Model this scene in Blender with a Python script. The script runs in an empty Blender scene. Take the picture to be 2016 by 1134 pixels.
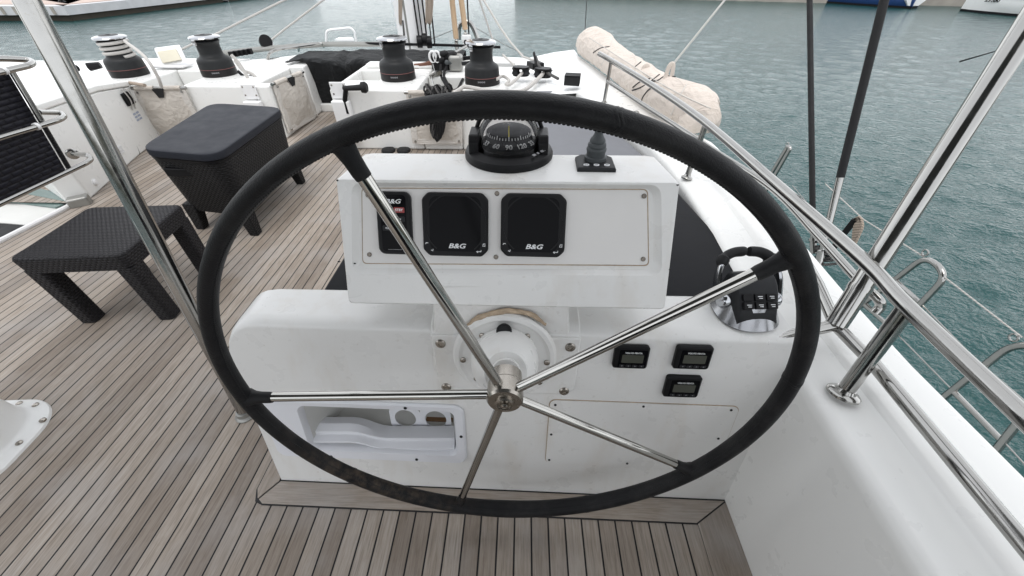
import bpy, bmesh, math, random
from mathutils import Vector, Matrix, noise
random.seed(7)
V = Vector
SC = bpy.context.scene
COL = SC.collection
PI = math.pi
sin, cos, rad = math.sin, math.cos, math.radians

# ------------------------------------------------------------------ camera
F, PW, PH, EYE = 757.0, 2016.0, 1134.0, V((0, 0, 1.5))
_d = V(((1035 - 1008) / F, (-90 - 567) / F, 1.0)).normalized()
_up = V((1, 0, 0)).cross(_d).normalized()
if _up.y > 0: _up = -_up
_x = _d.cross(_up)
if _x.x < 0: _x = -_x
RW = Matrix((_x, _d, _up))              # rows: world axes seen from the camera
cam_d = bpy.data.cameras.new('camera')
cam_d.sensor_width = 36.0
cam_d.lens = F / PW * 36.0
cam_d.clip_start = 0.02
cam_d.clip_end = 3000
cam = bpy.data.objects.new('camera', cam_d)
COL.objects.link(cam)
cx, cy, cz = RW @ V((1, 0, 0)), RW @ V((0, -1, 0)), RW @ V((0, 0, -1))
mw = Matrix((cx, cy, cz)).transposed().to_4x4()
mw.translation = EYE
cam.matrix_world = mw
SC.camera = cam

def at(px, py, x=None, y=None, z=None, n=None, p=None):
    """point of the place that the photo shows at a pixel, on a known plane"""
    r = RW @ V(((px - 1008) / F, (py - 567) / F, 1.0))
    if x is not None: t = (x - EYE.x) / r.x
    elif y is not None: t = (y - EYE.y) / r.y
    elif z is not None: t = (z - EYE.z) / r.z
    else: t = V(n).dot(V(p) - EYE) / V(n).dot(r)
    return EYE + t * r

# ------------------------------------------------------------------ materials
class NT:
    def __init__(s, name):
        s.m = bpy.data.materials.new(name); s.m.use_nodes = True
        s.t = s.m.node_tree; s.n = s.t.nodes; s.l = s.t.links
        s.b = s.n['Principled BSDF']
        s.pos = s.n.new('ShaderNodeNewGeometry')
        s.tc = s.n.new('ShaderNodeTexCoord')
    def lk(s, a, b): s.l.new(a, b)
    def setv(s, sock, v):
        if hasattr(v, 'node'): s.l.new(v, sock)
        else: sock.default_value = v
    def math(s, op, a, b=0.0, c=None):
        n = s.n.new('ShaderNodeMath'); n.operation = op
        s.setv(n.inputs[0], a); s.setv(n.inputs[1], b)
        if c is not None: s.setv(n.inputs[2], c)
        return n.outputs[0]
    def xyz(s, v):
        n = s.n.new('ShaderNodeSeparateXYZ'); s.lk(v, n.inputs[0]); return n.outputs
    def comb(s, a, b, c):
        n = s.n.new('ShaderNodeCombineXYZ')
        for i, q in enumerate((a, b, c)): s.setv(n.inputs[i], q)
        return n.outputs[0]
    def scale(s, v, sc):
        n = s.n.new('ShaderNodeMapping'); s.lk(v, n.inputs[0]); n.inputs['Scale'].default_value = sc
        return n.outputs[0]
    def noise(s, v, sc, det=3, rough=.55, dist=0.0, out=0):
        n = s.n.new('ShaderNodeTexNoise'); s.lk(v, n.inputs['Vector'])
        n.inputs['Scale'].default_value = sc; n.inputs['Detail'].default_value = det
        n.inputs['Roughness'].default_value = rough; n.inputs['Distortion'].default_value = dist
        return n.outputs[out]
    def voro(s, v, sc, feat='F1'):
        n = s.n.new('ShaderNodeTexVoronoi'); s.lk(v, n.inputs['Vector']); n.feature = feat
        n.inputs['Scale'].default_value = sc; return n.outputs[0]
    def white(s, v):
        n = s.n.new('ShaderNodeTexWhiteNoise'); n.noise_dimensions = '1D'; s.setv(n.inputs['W'], v); return n.outputs['Value']
    def ramp(s, f, *st):
        n = s.n.new('ShaderNodeValToRGB'); s.lk(f, n.inputs[0]); e = n.color_ramp.elements
        while len(e) < len(st): e.new(0.5)
        for q, (p, c) in zip(e, st):
            q.position = p
            q.color = (c, c, c, 1) if isinstance(c, (int, float)) else (*c, 1)
        return n.outputs[0]
    def mix(s, f, a, b, mode='MIX'):
        n = s.n.new('ShaderNodeMix'); n.data_type = 'RGBA'; n.blend_type = mode
        s.setv(n.inputs[0], f)
        for i, q in ((6, a), (7, b)):
            if isinstance(q, tuple): q = (*q[:3], 1)
            s.setv(n.inputs[i], q)
        return n.outputs[2]
    def bump(s, h, strength=.3, dist=.01, nrm=None):
        n = s.n.new('ShaderNodeBump'); s.lk(h, n.inputs['Height'])
        n.inputs['Strength'].default_value = strength; n.inputs['Distance'].default_value = dist
        if nrm is not None: s.lk(nrm, n.inputs['Normal'])
        s.lk(n.outputs[0], s.b.inputs['Normal']); return n.outputs[0]
    def out(s, col=None, rough=None, metal=None, spec=None, **k):
        for nm, q in (('Base Color', col), ('Roughness', rough), ('Metallic', metal), ('Specular IOR Level', spec)):
            if q is not None:
                if isinstance(q, tuple) and len(q) == 3: q = (*q, 1)
                s.setv(s.b.inputs[nm], q)
        for nm, q in k.items(): s.setv(s.b.inputs[nm.replace('_', ' ')], q)
        return s.m

def simple(name, col, rough, metal=0.0, var=.12, sc=9, bump=0.0, bsc=60, spec=None, **k):
    t = NT(name); o = t.tc.outputs['Object']
    nz = t.noise(o, sc, 4)
    c = t.mix(nz, tuple(q * (1 - var) for q in col), tuple(min(1, q * (1 + var)) for q in col))
    r = t.math('MULTIPLY_ADD', t.noise(o, sc * 2.3, 3), rough * .5, rough * .75)
    if bump: t.bump(t.noise(o, bsc, 3), bump, .004)
    return t.out(c, r, metal, spec, **k)

def gelcoat(name, col=(.80, .80, .785), rough=.32, stain=.5):
    t = NT(name); p = t.pos.outputs['Position']
    big = t.noise(p, 2.2, 4)
    st = t.ramp(t.noise(t.scale(p, (5, 5, 1.2)), 1.6, 5, .62), (.52, 0.0), (.85, 1.0))
    spk = t.ramp(t.noise(p, 55, 2, .5), (.70, 0.0), (.76, 1.0))
    scuff = t.ramp(t.noise(t.scale(p, (3, 3, 9)), 5, 5, .7, 1.5), (.62, 0.0), (.74, 1.0))
    c = t.mix(big, tuple(q * .95 for q in col), col)
    c = t.mix(t.math('MULTIPLY', st, .30 * stain), c, (.52, .45, .36))
    c = t.mix(t.math('MULTIPLY', spk, .15 * stain), c, (.42, .38, .33))
    c = t.mix(t.math('MULTIPLY', scuff, .16 * stain), c, (.48, .47, .45))
    r = t.math('MULTIPLY_ADD', t.noise(p, 14, 4), .22, rough - .11)
    t.bump(t.noise(p, 3.0, 3), .06, .02)
    return t.out(c, r, 0, .45)

def steel(name, col=(.63, .63, .62), rough=.10):
    t = NT(name); o = t.pos.outputs['Position']
    c = t.mix(t.noise(o, 18, 5, .65), tuple(q * .84 for q in col), col)
    c = t.mix(t.ramp(t.noise(o, 70, 3, .6), (.66, 0.0), (.76, .35)), c, (.30, .25, .20))
    r = t.math('MULTIPLY_ADD', t.ramp(t.noise(o, 30, 4, .6), (.4, 0.0), (.75, 1.0)), .10, rough)
    t.bump(t.noise(o, 16, 2), .010, .002)
    return t.out(c, r, 1.0)

def teak(name, axis='y', seams=True):
    t = NT(name); p = t.pos.outputs['Position']; X = t.xyz(p)
    a, b = (X[0], X[1]) if axis == 'y' else (X[1], X[0])
    W = .0585
    q = t.math('DIVIDE', t.math('ADD', a, .004 + 200 * W), W)
    idn = t.math('FLOOR', q); fr = t.math('FRACT', q)
    rnd = t.white(idn)
    g = t.comb(t.math('MULTIPLY', a, 1.0), t.math('MULTIPLY', b, .07), t.math('MULTIPLY', rnd, 13.0 if seams else 0.0))
    grain = t.noise(g, 130, 5, .65, .6)
    grain2 = t.noise(t.comb(a, t.math('MULTIPLY', b, .025), rnd), 340, 3, .6)
    blot = t.noise(p, 3.2, 5, .6)
    c = t.ramp(grain, (.25, (.222, .182, .146)), (.50, (.322, .278, .238)), (.78, (.400, .358, .320)))
    c = t.mix(.9, c, t.ramp(rnd, (0, (.66, .62, .58)), (.5, (1., .98, .95)), (1, (1.18, 1.18, 1.17))), 'MULTIPLY')
    c = t.mix(t.ramp(grain2, (.34, .38), (.48, 0.0)), c, (.13, .11, .095))
    c = t.mix(t.ramp(blot, (.46, 0.0), (.70, .45)), c, (.38, .365, .355))
    c = t.mix(t.ramp(t.noise(p, 9, 4, .6), (.62, 0.0), (.78, .30)), c, (.20, .15, .115))
    hgt = t.math('MULTIPLY', grain2, .35)
    rough = .62
    if seams:
        e = t.math('ABSOLUTE', t.math('SUBTRACT', fr, .5))
        seam = t.ramp(e, (.447, 0.0), (.455, 1.0))
        c = t.mix(seam, c, (.008, .008, .009))
        hgt = t.math('ADD', hgt, t.math('MULTIPLY', seam, -.8))
    t.bump(hgt, .45, .0018)
    return t.out(c, rough, 0, .35)

def boxuv(t):
    """u along the face, v up it, whichever way the face looks"""
    o = t.xyz(t.tc.outputs['Object']); n = t.xyz(t.tc.outputs['Normal'])
    az = t.math('GREATER_THAN', t.math('ABSOLUTE', n[2]), .6)
    ax = t.math('GREATER_THAN', t.math('ABSOLUTE', n[0]), t.math('ABSOLUTE', n[1]))
    def sel(f, a, b):
        return t.math('ADD', t.math('MULTIPLY', f, a), t.math('MULTIPLY', t.math('SUBTRACT', 1.0, f), b))
    return sel(az, o[0], sel(ax, o[1], o[0])), sel(az, o[1], o[2])

def rattan(name, col, su, sv, strength=1.0):
    t = NT(name); u, v = boxuv(t)
    U = t.math('MULTIPLY', u, su); Vv = t.math('MULTIPLY', v, sv)
    par = t.math('MODULO', t.math('ADD', t.math('FLOOR', Vv), 2000.0), 2.0)
    U2 = t.math('ADD', U, t.math('MULTIPLY', par, .5))
    hu = t.math('ABSOLUTE', t.math('SINE', t.math('MULTIPLY', U2, PI)))
    hv = t.math('POWER', t.math('ABSOLUTE', t.math('SINE', t.math('MULTIPLY', Vv, PI))), .6)
    h = t.math('MULTIPLY', t.math('POWER', hu, .6), hv)
    c = t.mix(t.ramp(h, (.15, 0.0), (.7, 1.0)), tuple(q * .15 for q in col), col)
    c = t.mix(t.math('MULTIPLY', t.noise(t.tc.outputs['Object'], 40, 3), .6), c, tuple(q * 1.7 for q in col))
    t.bump(h, strength, .006)
    return t.out(c, .50, 0, .22)

def canvas(name, col, wr=.5, sc=6, rough=.85, var=.12, dirt=.35, weave=True, crease=0.0):
    t = NT(name); o = t.tc.outputs['Object']
    c = t.mix(t.noise(o, 3, 5, .6), tuple(q * (1 - var) for q in col), tuple(min(.95, q * (1 + var)) for q in col))
    c = t.mix(t.ramp(t.noise(o, 8, 5, .65), (.55, 0.0), (.75, dirt)), c, tuple(q * w for q, w in zip(col, (.62, .55, .45))))
    h = t.math('ADD', t.noise(t.scale(o, (1, 1, 1.6)), sc, 5, .5, 1.2), t.math('MULTIPLY', t.noise(o, 420, 2), .05 if weave else 0.0))
    if crease:
        n1 = t.noise(t.scale(o, (1.6, .8, 1.6)), 1.7, 2, .5, 1.0)
        rdg = t.math('POWER', t.math('SUBTRACT', 1.0, t.math('ABSOLUTE', t.math('MULTIPLY_ADD', n1, 2.0, -1.0))), 14.0)
        n2 = t.noise(t.scale(o, (1, 1.8, 1)), 4, 2, .5, .8)
        rd2 = t.math('POWER', t.math('SUBTRACT', 1.0, t.math('ABSOLUTE', t.math('MULTIPLY_ADD', n2, 2.0, -1.0))), 12.0)
        h = t.math('ADD', h, t.math('MULTIPLY', t.math('ADD', rdg, t.math('MULTIPLY', rd2, .5)), crease))
    t.bump(h, wr, .05)
    return t.out(c, rough, 0, .15, Sheen_Weight=.08)

MAT = {}
MAT['gel'] = gelcoat('white_gelcoat')
MAT['gel_console'] = gelcoat('worn_console_gelcoat', (.765, .762, .745), .30, 1.5)
MAT['gel_clean'] = gelcoat('clean_gelcoat', (.835, .835, .815), .30, .10)
MAT['deckwhite'] = gelcoat('deck_gelcoat', (.83, .84, .835), .42, .06)
MAT['panel'] = simple('panel_paint', (.73, .715, .695), .42, 0, .06, 5, .04)
MAT['bin'] = simple('bin_plastic', (.74, .75, .785), .35, 0, .05, 4, .03)
MAT['bin_in'] = simple('bin_inside', (.62, .62, .60), .5, 0, .12, 6, .03)
MAT['steel'] = steel('stainless_steel', (.41, .405, .39))
MAT['steel_spoke'] = steel('spoke_steel', (.50, .49, .465), .07)
MAT['chrome'] = steel('chrome', (.50, .51, .53), .10)
MAT['throttle_base'] = steel('brushed_throttle_base', (.34, .345, .36), .18)
MAT['bolt'] = steel('bolt_steel', (.42, .39, .35), .22)
MAT['screw'] = steel('dark_screw_steel', (.20, .18, .155), .28)
MAT['teak'] = teak('teak_planking')
MAT['teak_x'] = teak('teak_margin_across', 'x', False)
MAT['teak_y'] = teak('teak_margin_along', 'y', False)
MAT['caulk'] = simple('black_caulk', (.010, .010, .011), .6)
MAT['plastic'] = simple('black_plastic', (.008, .008, .009), .42, 0, .2, 12, .05, 200, spec=.17)
MAT['plastic_g'] = simple('grey_black_plastic', (.020, .021, .023), .48, 0, .15, 12, .06, 180, spec=.2)
MAT['rubber'] = simple('black_rubber', (.011, .011, .012), .62, 0, .2, 20, .1, 160, spec=.3)
MAT['grey_rubber'] = simple('grey_rubber', (.055, .062, .066), .6, 0, .15, 20, .08, 120)
MAT['screen'] = simple('dark_screen', (.003, .003, .004), .16, 0, .1, 5, spec=.07)
MAT['ringdark'] = simple('screen_ring', (.010, .010, .011), .4, spec=.15)
MAT['lcd'] = simple('lcd_glass', (.055, .058, .045), .14, 0, .08, 8)
MAT['mark'] = simple('white_print', (.78, .79, .80), .5)
MAT['cardmark'] = simple('compass_print', (.42, .42, .41), .5)
MAT['dimmark'] = simple('grey_print', (.22, .22, .23), .5)
MAT['red'] = simple('red_key', (.28, .03, .03), .45)
MAT['yellow'] = simple('yellow_line', (.50, .42, .10), .5)
MAT['winch'] = simple('winch_black', (.018, .019, .020), .45, 0, .15, 14, .05, 150, spec=.22)
MAT['winch_low'] = simple('winch_base_black', (.014, .013, .013), .38, 0, .15, 14, spec=.22)
MAT['redline'] = simple('winch_red_line', (.16, .05, .045), .5)
MAT['white_p'] = simple('white_plastic', (.80, .80, .80), .4, 0, .04, 6)
MAT['cream'] = simple('cream_pad', (.66, .62, .50), .7, 0, .08, 9, .2)
MAT['rope_w'] = None
MAT['tan'] = simple('tan_sleeve', (.56, .40, .26), .8, 0, .18, 30, .3, 90)
MAT['blue'] = simple('blue_paint', (.02, .055, .17), .35, 0, .15, 3)
MAT['bluemark'] = simple('blue_badge', (.06, .11, .30), .6)
MAT['palemark'] = simple('pale_label', (.36, .40, .50), .6)
MAT['redpaint'] = simple('red_stripe', (.33, .04, .06), .4)
MAT['brownbox'] = simple('brown_box', (.20, .11, .05), .7, 0, .25, 30, .2)
MAT['tan_seal'] = simple('weathered_sealant', (.40, .31, .22), .9, 0, .5, 60, .8, 90)
MAT['wood_red'] = simple('red_brown_track', (.16, .07, .045), .45, 0, .2, 20)
MAT['glass_g'] = simple('green_tinted_glass', (.13, .19, .18), .12, 0, .1, 4)
MAT['hill'] = simple('added_hill_scrub', (.055, .058, .040), .95, 0, .4, .02)
MAT['roof'] = simple('awning_fabric', (.15, .15, .155), .8, 0, .1, 3)
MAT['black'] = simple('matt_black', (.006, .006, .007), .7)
MAT['alu'] = simple('grey_aluminium', (.30, .30, .285), .4, .6, .1, 10)
MAT['stone'] = simple('quay_concrete', (.36, .33, .29), .9, 0, .35, .9, .5, 3)
MAT['stone_w'] = simple('quay_white_edge', (.56, .56, .57), .85, 0, .22, 1.3, .4, 4)
MAT['paving'] = simple('quay_paving', (.50, .40, .35), .9, 0, .12, .8)
MAT['quay_dark'] = simple('dark_recess_stone', (.045, .038, .028), .8, 0, .4, 1.2, .6, 3)  # darker stone for the recessed quay foot
MAT['matgrey'] = canvas('charcoal_cushion', (.012, .0125, .0145), .06, 4, .9, .15, .1)
MAT['mat_sky_sheen'] = canvas('sky_sheen_cushion', (.17, .175, .19), .06, 4, .8, .1, .1)  # paler cushion copy: grazing sky reflection put into the fabric colour
MAT['blackcanvas'] = canvas('black_canvas', (.012, .013, .014), .8, 4, .8, .25, .1, crease=.22)
MAT['sailbag'] = canvas('beige_sail_canvas', (.66, .59, .53), .7, 5, .85, .08, .30, crease=.18)
MAT['pocket'] = canvas('cream_pocket_canvas', (.55, .51, .46), .35, 9, .85, .10, .40, crease=.35)
MAT['pocket_edge'] = canvas('cream_pocket_border', (.60, .57, .53), .25, 16, .85, .08, .30)
MAT['rattan_t'] = rattan('brown_black_rattan', (.017, .016, .018), 42, 75, .9)
MAT['rattan_b'] = rattan('black_rattan', (.009, .009, .010), 34, 68, .8)
MAT['rattan_p'] = rattan('navy_black_weave', (.009, .009, .014), 14, 34, 1.0)
MAT['lid'] = simple('slate_lid', (.018, .020, .027), .58, 0, .12, 4, .03, 90, spec=.2)

def rope_mat(name, c1, c2, sc=60):
    t = NT(name); o = t.xyz(t.tc.outputs['Object'])
    s = t.math('SINE', t.math('MULTIPLY', t.math('ADD', t.math('ADD', o[0], o[1]), t.math('MULTIPLY', o[2], 1.3)), sc * 6.0))
    c = t.mix(t.ramp(s, (.35, 0.0), (.65, 1.0)), c1, c2)
    c = t.mix(t.math('MULTIPLY', t.noise(t.tc.outputs['Object'], 9, 4), .4), c, tuple(q * .6 for q in c1))
    t.bump(s, .4, .003)
    return t.out(c, .85, 0, .2)
MAT['rope_w'] = rope_mat('white_rope', (.62, .60, .57), (.42, .40, .38))
MAT['rope_b'] = rope_mat('black_rope', (.018, .018, .02), (.03, .03, .03))
MAT['rope_bw'] = rope_mat('black_fleck_rope', (.02, .02, .022), (.30, .29, .28), 150)
MAT['rope_t'] = rope_mat('beige_rope', (.46, .38, .31), (.30, .25, .21))

t = NT('black_leather'); p = t.pos.outputs['Position']
cell = t.voro(p, 420); nz = t.noise(p, 14, 4, .6); X = t.xyz(p)
worn = t.math('MULTIPLY', t.ramp(t.noise(p, 26, 5, .7), (.42, 0.0), (.66, 1.0)),
              t.math('MULTIPLY', t.ramp(t.math('SUBTRACT', -.10, X[0]), (.0, 0.0), (.25, 1.0)), t.ramp(t.math('SUBTRACT', .62, X[2]), (.0, 0.0), (.25, 1.0))))
c = t.mix(nz, (.009, .009, .010), (.020, .020, .021))
c = t.mix(t.math('MULTIPLY', t.ramp(t.noise(p, 9, 5, .65), (.48, 0.0), (.70, 1.0)), .5), c, (.042, .041, .040))
c = t.mix(t.math('MULTIPLY', worn, .75), c, (.085, .066, .050))
crk = t.noise(t.scale(p, (9, 30, 9)), 6, 4, .6, 1.0)
t.bump(t.math('ADD', t.math('MULTIPLY', cell, .5), crk), .35, .0022)
MAT['leather'] = t.out(c, t.math('MULTIPLY_ADD', nz, .20, .38), 0, .13)

t = NT('compass_dome')
fr = t.n.new('ShaderNodeFresnel'); fr.inputs[0].default_value = 1.22
tr = t.n.new('ShaderNodeBsdfTransparent'); tr.inputs[0].default_value = (.93, .93, .94, 1)
gl = t.n.new('ShaderNodeBsdfGlossy'); gl.inputs['Roughness'].default_value = .04
mx = t.n.new('ShaderNodeMixShader'); t.lk(fr.outputs[0], mx.inputs[0]); t.lk(tr.outputs[0], mx.inputs[1]); t.lk(gl.outputs[0], mx.inputs[2])
t.lk(mx.outputs[0], t.n['Material Output'].inputs[0]); MAT['dome'] = t.m

t = NT('harbour_water'); p = t.pos.outputs['Position']
w2 = t.noise(t.scale(p, (1.0, 1.25, 1)), 6.0, 3, .55, .5)
w3 = t.noise(t.scale(p, (.9, 1.3, 1)), 15, 3, .5)
patch = t.noise(p, .06, 3)
h = t.math('ADD', w2, t.math('MULTIPLY', w3, .35))
t.bump(h, .8, .085)
c = t.mix(patch, (.008, .048, .048), (.014, .064, .063))
MAT['water'] = t.out(c, .12, 0, .5, IOR=1.35)

# ------------------------------------------------------------------ mesh builder
WL = {}                                   # world place of every linked object
def basis(o, x, y):
    x = V(x).normalized(); z = x.cross(V(y)).normalized(); y = z.cross(x)
    m = Matrix((x, y, z)).transposed().to_4x4(); m.translation = V(o); return m
def axis_frame(o, z):
    z = V(z).normalized(); a = V((1, 0, 0)) if abs(z.x) < .9 else V((0, 1, 0))
    y = z.cross(a).normalized(); x = y.cross(z)
    m = Matrix((x, y, z)).transposed().to_4x4(); m.translation = V(o); return m
def spl(pts, n=8, closed=False):
    P = [V(q) for q in pts]; out = []; N = len(P)
    for i in range(N if closed else N - 1):
        if closed: a, b, c, d = P[(i - 1) % N], P[i], P[(i + 1) % N], P[(i + 2) % N]
        else: a, b, c, d = P[max(i - 1, 0)], P[i], P[i + 1], P[min(i + 2, N - 1)]
        for k in range(n):
            s = k / n
            out.append(.5 * ((2 * b) + (c - a) * s + (2 * a - 5 * b + 4 * c - d) * s * s + (3 * b - a - 3 * c + d) * s ** 3))
    if not closed: out.append(P[-1])
    return out
def fillet(pts, r, n=6):
    """polyline with its corners rounded"""
    P = [V(q) for q in pts]; out = [P[0]]
    for i in range(1, len(P) - 1):
        a, b, c = P[i - 1], P[i], P[i + 1]
        d1, d2 = (a - b), (c - b); k = min(r, d1.length * .48, d2.length * .48)
        s, e = b + d1.normalized() * k, b + d2.normalized() * k
        for j in range(n + 1):
            u = j / n; out.append((1 - u) ** 2 * s + 2 * u * (1 - u) * b + u * u * e)
    out.append(P[-1]); return out
def rrect(w, h, r, n=5, cx=0, cy=0):
    o = []
    for (sx, sy, a0) in ((1, 1, 0), (-1, 1, PI / 2), (-1, -1, PI), (1, -1, 1.5 * PI)):
        for k in range(n + 1):
            a = a0 + PI / 2 * k / n
            o.append((cx + sx * (w / 2 - r) + r * cos(a), cy + sy * (h / 2 - r) + r * sin(a)))
    return o

class M:
    def __init__(s, m4=None): s.bm = bmesh.new(); s.m4 = m4
    def v(s, p): return s.bm.verts.new(V(p) if s.m4 is None else s.m4 @ V(p))
    def face(s, pts):
        try: return s.bm.faces.new([s.v(p) for p in pts])
        except ValueError: return None
    def loft(s, loops, cap0=True, cap1=True, closed=True):
        rows = [[s.v(p) for p in L] for L in loops]; n = len(rows[0])
        for a, b in zip(rows, rows[1:]):
            for i in range(n if closed else n - 1):
                j = (i + 1) % n
                s.bm.faces.new((a[i], a[j], b[j], b[i]))
        if cap0: s.bm.faces.new(rows[0][::-1])
        if cap1: s.bm.faces.new(rows[-1])
        return s
    def prism(s, poly, z0, z1):
        return s.loft([[(*q[:2], z0) for q in poly], [(*q[:2], z1) for q in poly]])
    def ext(s, poly, vec):
        return s.loft([[V(q) for q in poly], [V(q) + V(vec) for q in poly]])
    def box(s, c, d, rot=None):
        c = V(c); h = V(d) / 2; m = rot.to_3x3() if rot else Matrix.Identity(3)
        q = [(-1, -1), (1, -1), (1, 1), (-1, 1)]
        return s.loft([[c + m @ V((a * h.x, b * h.y, k * h.z)) for a, b in q] for k in (-1, 1)])
    def tube(s, pts, r, seg=12, closed=False, ry=None, up=None):
        P = [V(q) for q in pts]; n = len(P)
        rs = r if isinstance(r, (list, tuple)) else [r] * n
        T = []
        for i in range(n):
            a = P[(i - 1) % n] if (closed or i) else P[0]; b = P[(i + 1) % n] if (closed or i < n - 1) else P[-1]
            T.append((b - a).normalized())
        u = V(up) if up else (V((0, 0, 1)) if abs(T[0].z) < .9 else V((1, 0, 0)))
        loops = []
        for i in range(n):
            u = (V(up) if up else u); u = (u - T[i] * u.dot(T[i])).normalized(); w = T[i].cross(u)
            loops.append([P[i] + (u * cos(2 * PI * k / seg) * rs[i] + w * sin(2 * PI * k / seg) * ((ry or 1) * rs[i] if ry else rs[i])) for k in range(seg)])
        if closed: loops.append(loops[0]); 
        return s.loft(loops, not closed, not closed)
    def lathe(s, prof, o=(0, 0, 0), ax=(0, 0, 1), seg=28, cap=True):
        f = axis_frame(o, ax)
        loops = [[f @ V((r * cos(2 * PI * k / seg), r * sin(2 * PI * k / seg), h)) for k in range(seg)] for r, h in prof]
        return s.loft(loops, cap, cap)
    def ring(s, outer, inner, z0, z1):
        n = len(outer)
        return s.loft([[(*p, z0) for p in inner], [(*p, z1) for p in inner], [(*p, z1) for p in outer], [(*p, z0) for p in outer], [(*p, z0) for p in inner]], False, False)
    def text(s, body, size, x=0, y=0, z=0, shear=0, fat=0.0, sx=1.0, ext=.0003, align='CENTER', m4=None):
        cu = bpy.data.curves.new('t', 'FONT'); cu.body = body; cu.size = size; cu.shear = shear; cu.offset = fat
        cu.align_x = align; cu.align_y = 'CENTER'; cu.extrude = ext; cu.resolution_u = 3
        ob = bpy.data.objects.new('t', cu)
        me = bpy.data.meshes.new_from_object(ob)
        T = Matrix.Translation((x, y, z)) @ Matrix.Diagonal((sx, 1, 1, 1))
        if m4 is not None: T = m4 @ T
        if s.m4 is not None: T = s.m4 @ T
        me.transform(T); s.bm.from_mesh(me)
        bpy.data.objects.remove(ob); bpy.data.meshes.remove(me); bpy.data.curves.remove(cu); return s
    def jitter(s, amp, sc, seed=0.0):
        for v in s.bm.verts:
            v.co += V(noise.noise_vector(v.co * sc + V((seed, seed * 2, 0)))) * amp
        return s
    def to(s, name, mat, parent=None, bev=0.0, seg=2, ang=35, org=None, label=None, weld=1e-6, recalc=True):
        bm = s.bm
        if weld: bmesh.ops.remove_doubles(bm, verts=bm.verts, dist=weld)
        if recalc: bmesh.ops.recalc_face_normals(bm, faces=bm.faces)
        if parent is not None: o = WL[parent]
        elif org is not None: o = V(org)
        else:
            xs = [v.co for v in bm.verts]
            o = V((sum(q.x for q in xs) / len(xs), sum(q.y for q in xs) / len(xs), min(q.z for q in xs)))
        for v in bm.verts: v.co -= o
        me = bpy.data.meshes.new(name); bm.to_mesh(me); bm.free()
        me.shade_smooth(); me.set_sharp_from_angle(angle=rad(ang))
        ob = bpy.data.objects.new(name, me); COL.objects.link(ob)
        me.materials.append(MAT[mat] if isinstance(mat, str) else mat)
        if parent is not None: ob.parent = parent
        else: ob.location = o
        WL[ob] = V(o)
        if bev:
            b = ob.modifiers.new('bevel', 'BEVEL'); b.width = bev; b.segments = seg; b.limit_method = 'ANGLE'; b.angle_limit = rad(32)
            b.harden_normals = False
        w_ = ob.modifiers.new('normals', 'WEIGHTED_NORMAL'); w_.keep_sharp = True; w_.weight = 60
        if label: ob['label'] = label
        return ob

def thing(name, label, cat, loc, group=None):
    o = bpy.data.objects.new(name, None); COL.objects.link(o); o.location = V(loc); o.empty_display_size = .05
    o['label'] = label; o['category'] = cat
    if group: o['group'] = group
    WL[o] = V(loc); return o
def tag(o, label, cat, group=None):
    o['label'] = label; o['category'] = cat
    if group: o['group'] = group
    return o
def struct(o): o['kind'] = 'structure'; return o
def dup(root, loc, label, rot=None):
    r = root.copy(); COL.objects.link(r); r.location = V(loc); r['label'] = label
    if rot: r.rotation_euler = rot
    WL[r] = V(loc)
    for ch in list(root.children):
        c = ch.copy(); COL.objects.link(c); c.parent = r
        for g in list(ch.children):
            d = g.copy(); COL.objects.link(d); d.parent = c
    return r
# ================================================================== helm console
FN, FP0 = V((.0155, 1, -.23)), V((0, .583, 0))          # plane of the console's front
def fr(px, py): return at(px, py, n=FN, p=FP0)
fz = -FN.normalized()
FX = V((1, -.0155, 0)).normalized()
FM = basis(fr(994, 690), FX, fz.cross(FX))               # local frame on that front, +z towards the helmsman
FI = FM.inverted()
def fl(px, py):
    q = FI @ fr(px, py); return (q.x, q.y)
def fy(x, z): return .583 - .0155 * x + .23 * z

con = thing('helm_console', 'white moulded helm console behind the big steering wheel', 'helm console', (-.05, .75, 0))
# body: lofted along x, with a rounded left shoulder and an opening for the storage bin
HX0, HX1, HZ0, HZ1 = -.722, -.205, .185, .388
xs = [-.886, -.8835, -.876, -.864, -.848, -.828, -.803, -.775, -.742, HX0, -.55, -.42, -.30, HX1, -.1, .1, .35, .6, .775]
def zt(x):
    r = .115
    return .695 - (0 if x > -.886 + r else r - math.sqrt(max(0, r * r - (r - (x + .886)) ** 2)))
ts = [0, .03, HZ0, HZ1, .55]
def prof(x):
    top = zt(x); P = []
    for z in ts: P.append((x, fy(x, z), z))
    k = .028; c = fy(x, top - k)
    for i in range(7):
        a = PI / 2 * i / 6
        P.append((x, c + .02 + k - k * cos(a) - .014 * cos(a) , top - k + k * sin(a)))
    P += [(x, .90, top), (x, .925, top - .02), (x, .93, .3), (x, .93, 0)]
    return P
m = M(); rows = [[m.v(q) for q in prof(x)] for x in xs]
for a, b, xa in zip(rows, rows[1:], xs):
    for i in range(len(a) - 1):
        if HX0 - 1e-6 <= xa < HX1 - 1e-6 and i == 2: continue
        m.bm.faces.new((a[i], a[i + 1], b[i + 1], b[i]))
m.bm.faces.new(rows[0][::-1]); m.bm.faces.new(rows[-1])
m.to('body', 'gel_console', con, ang=28)
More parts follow.
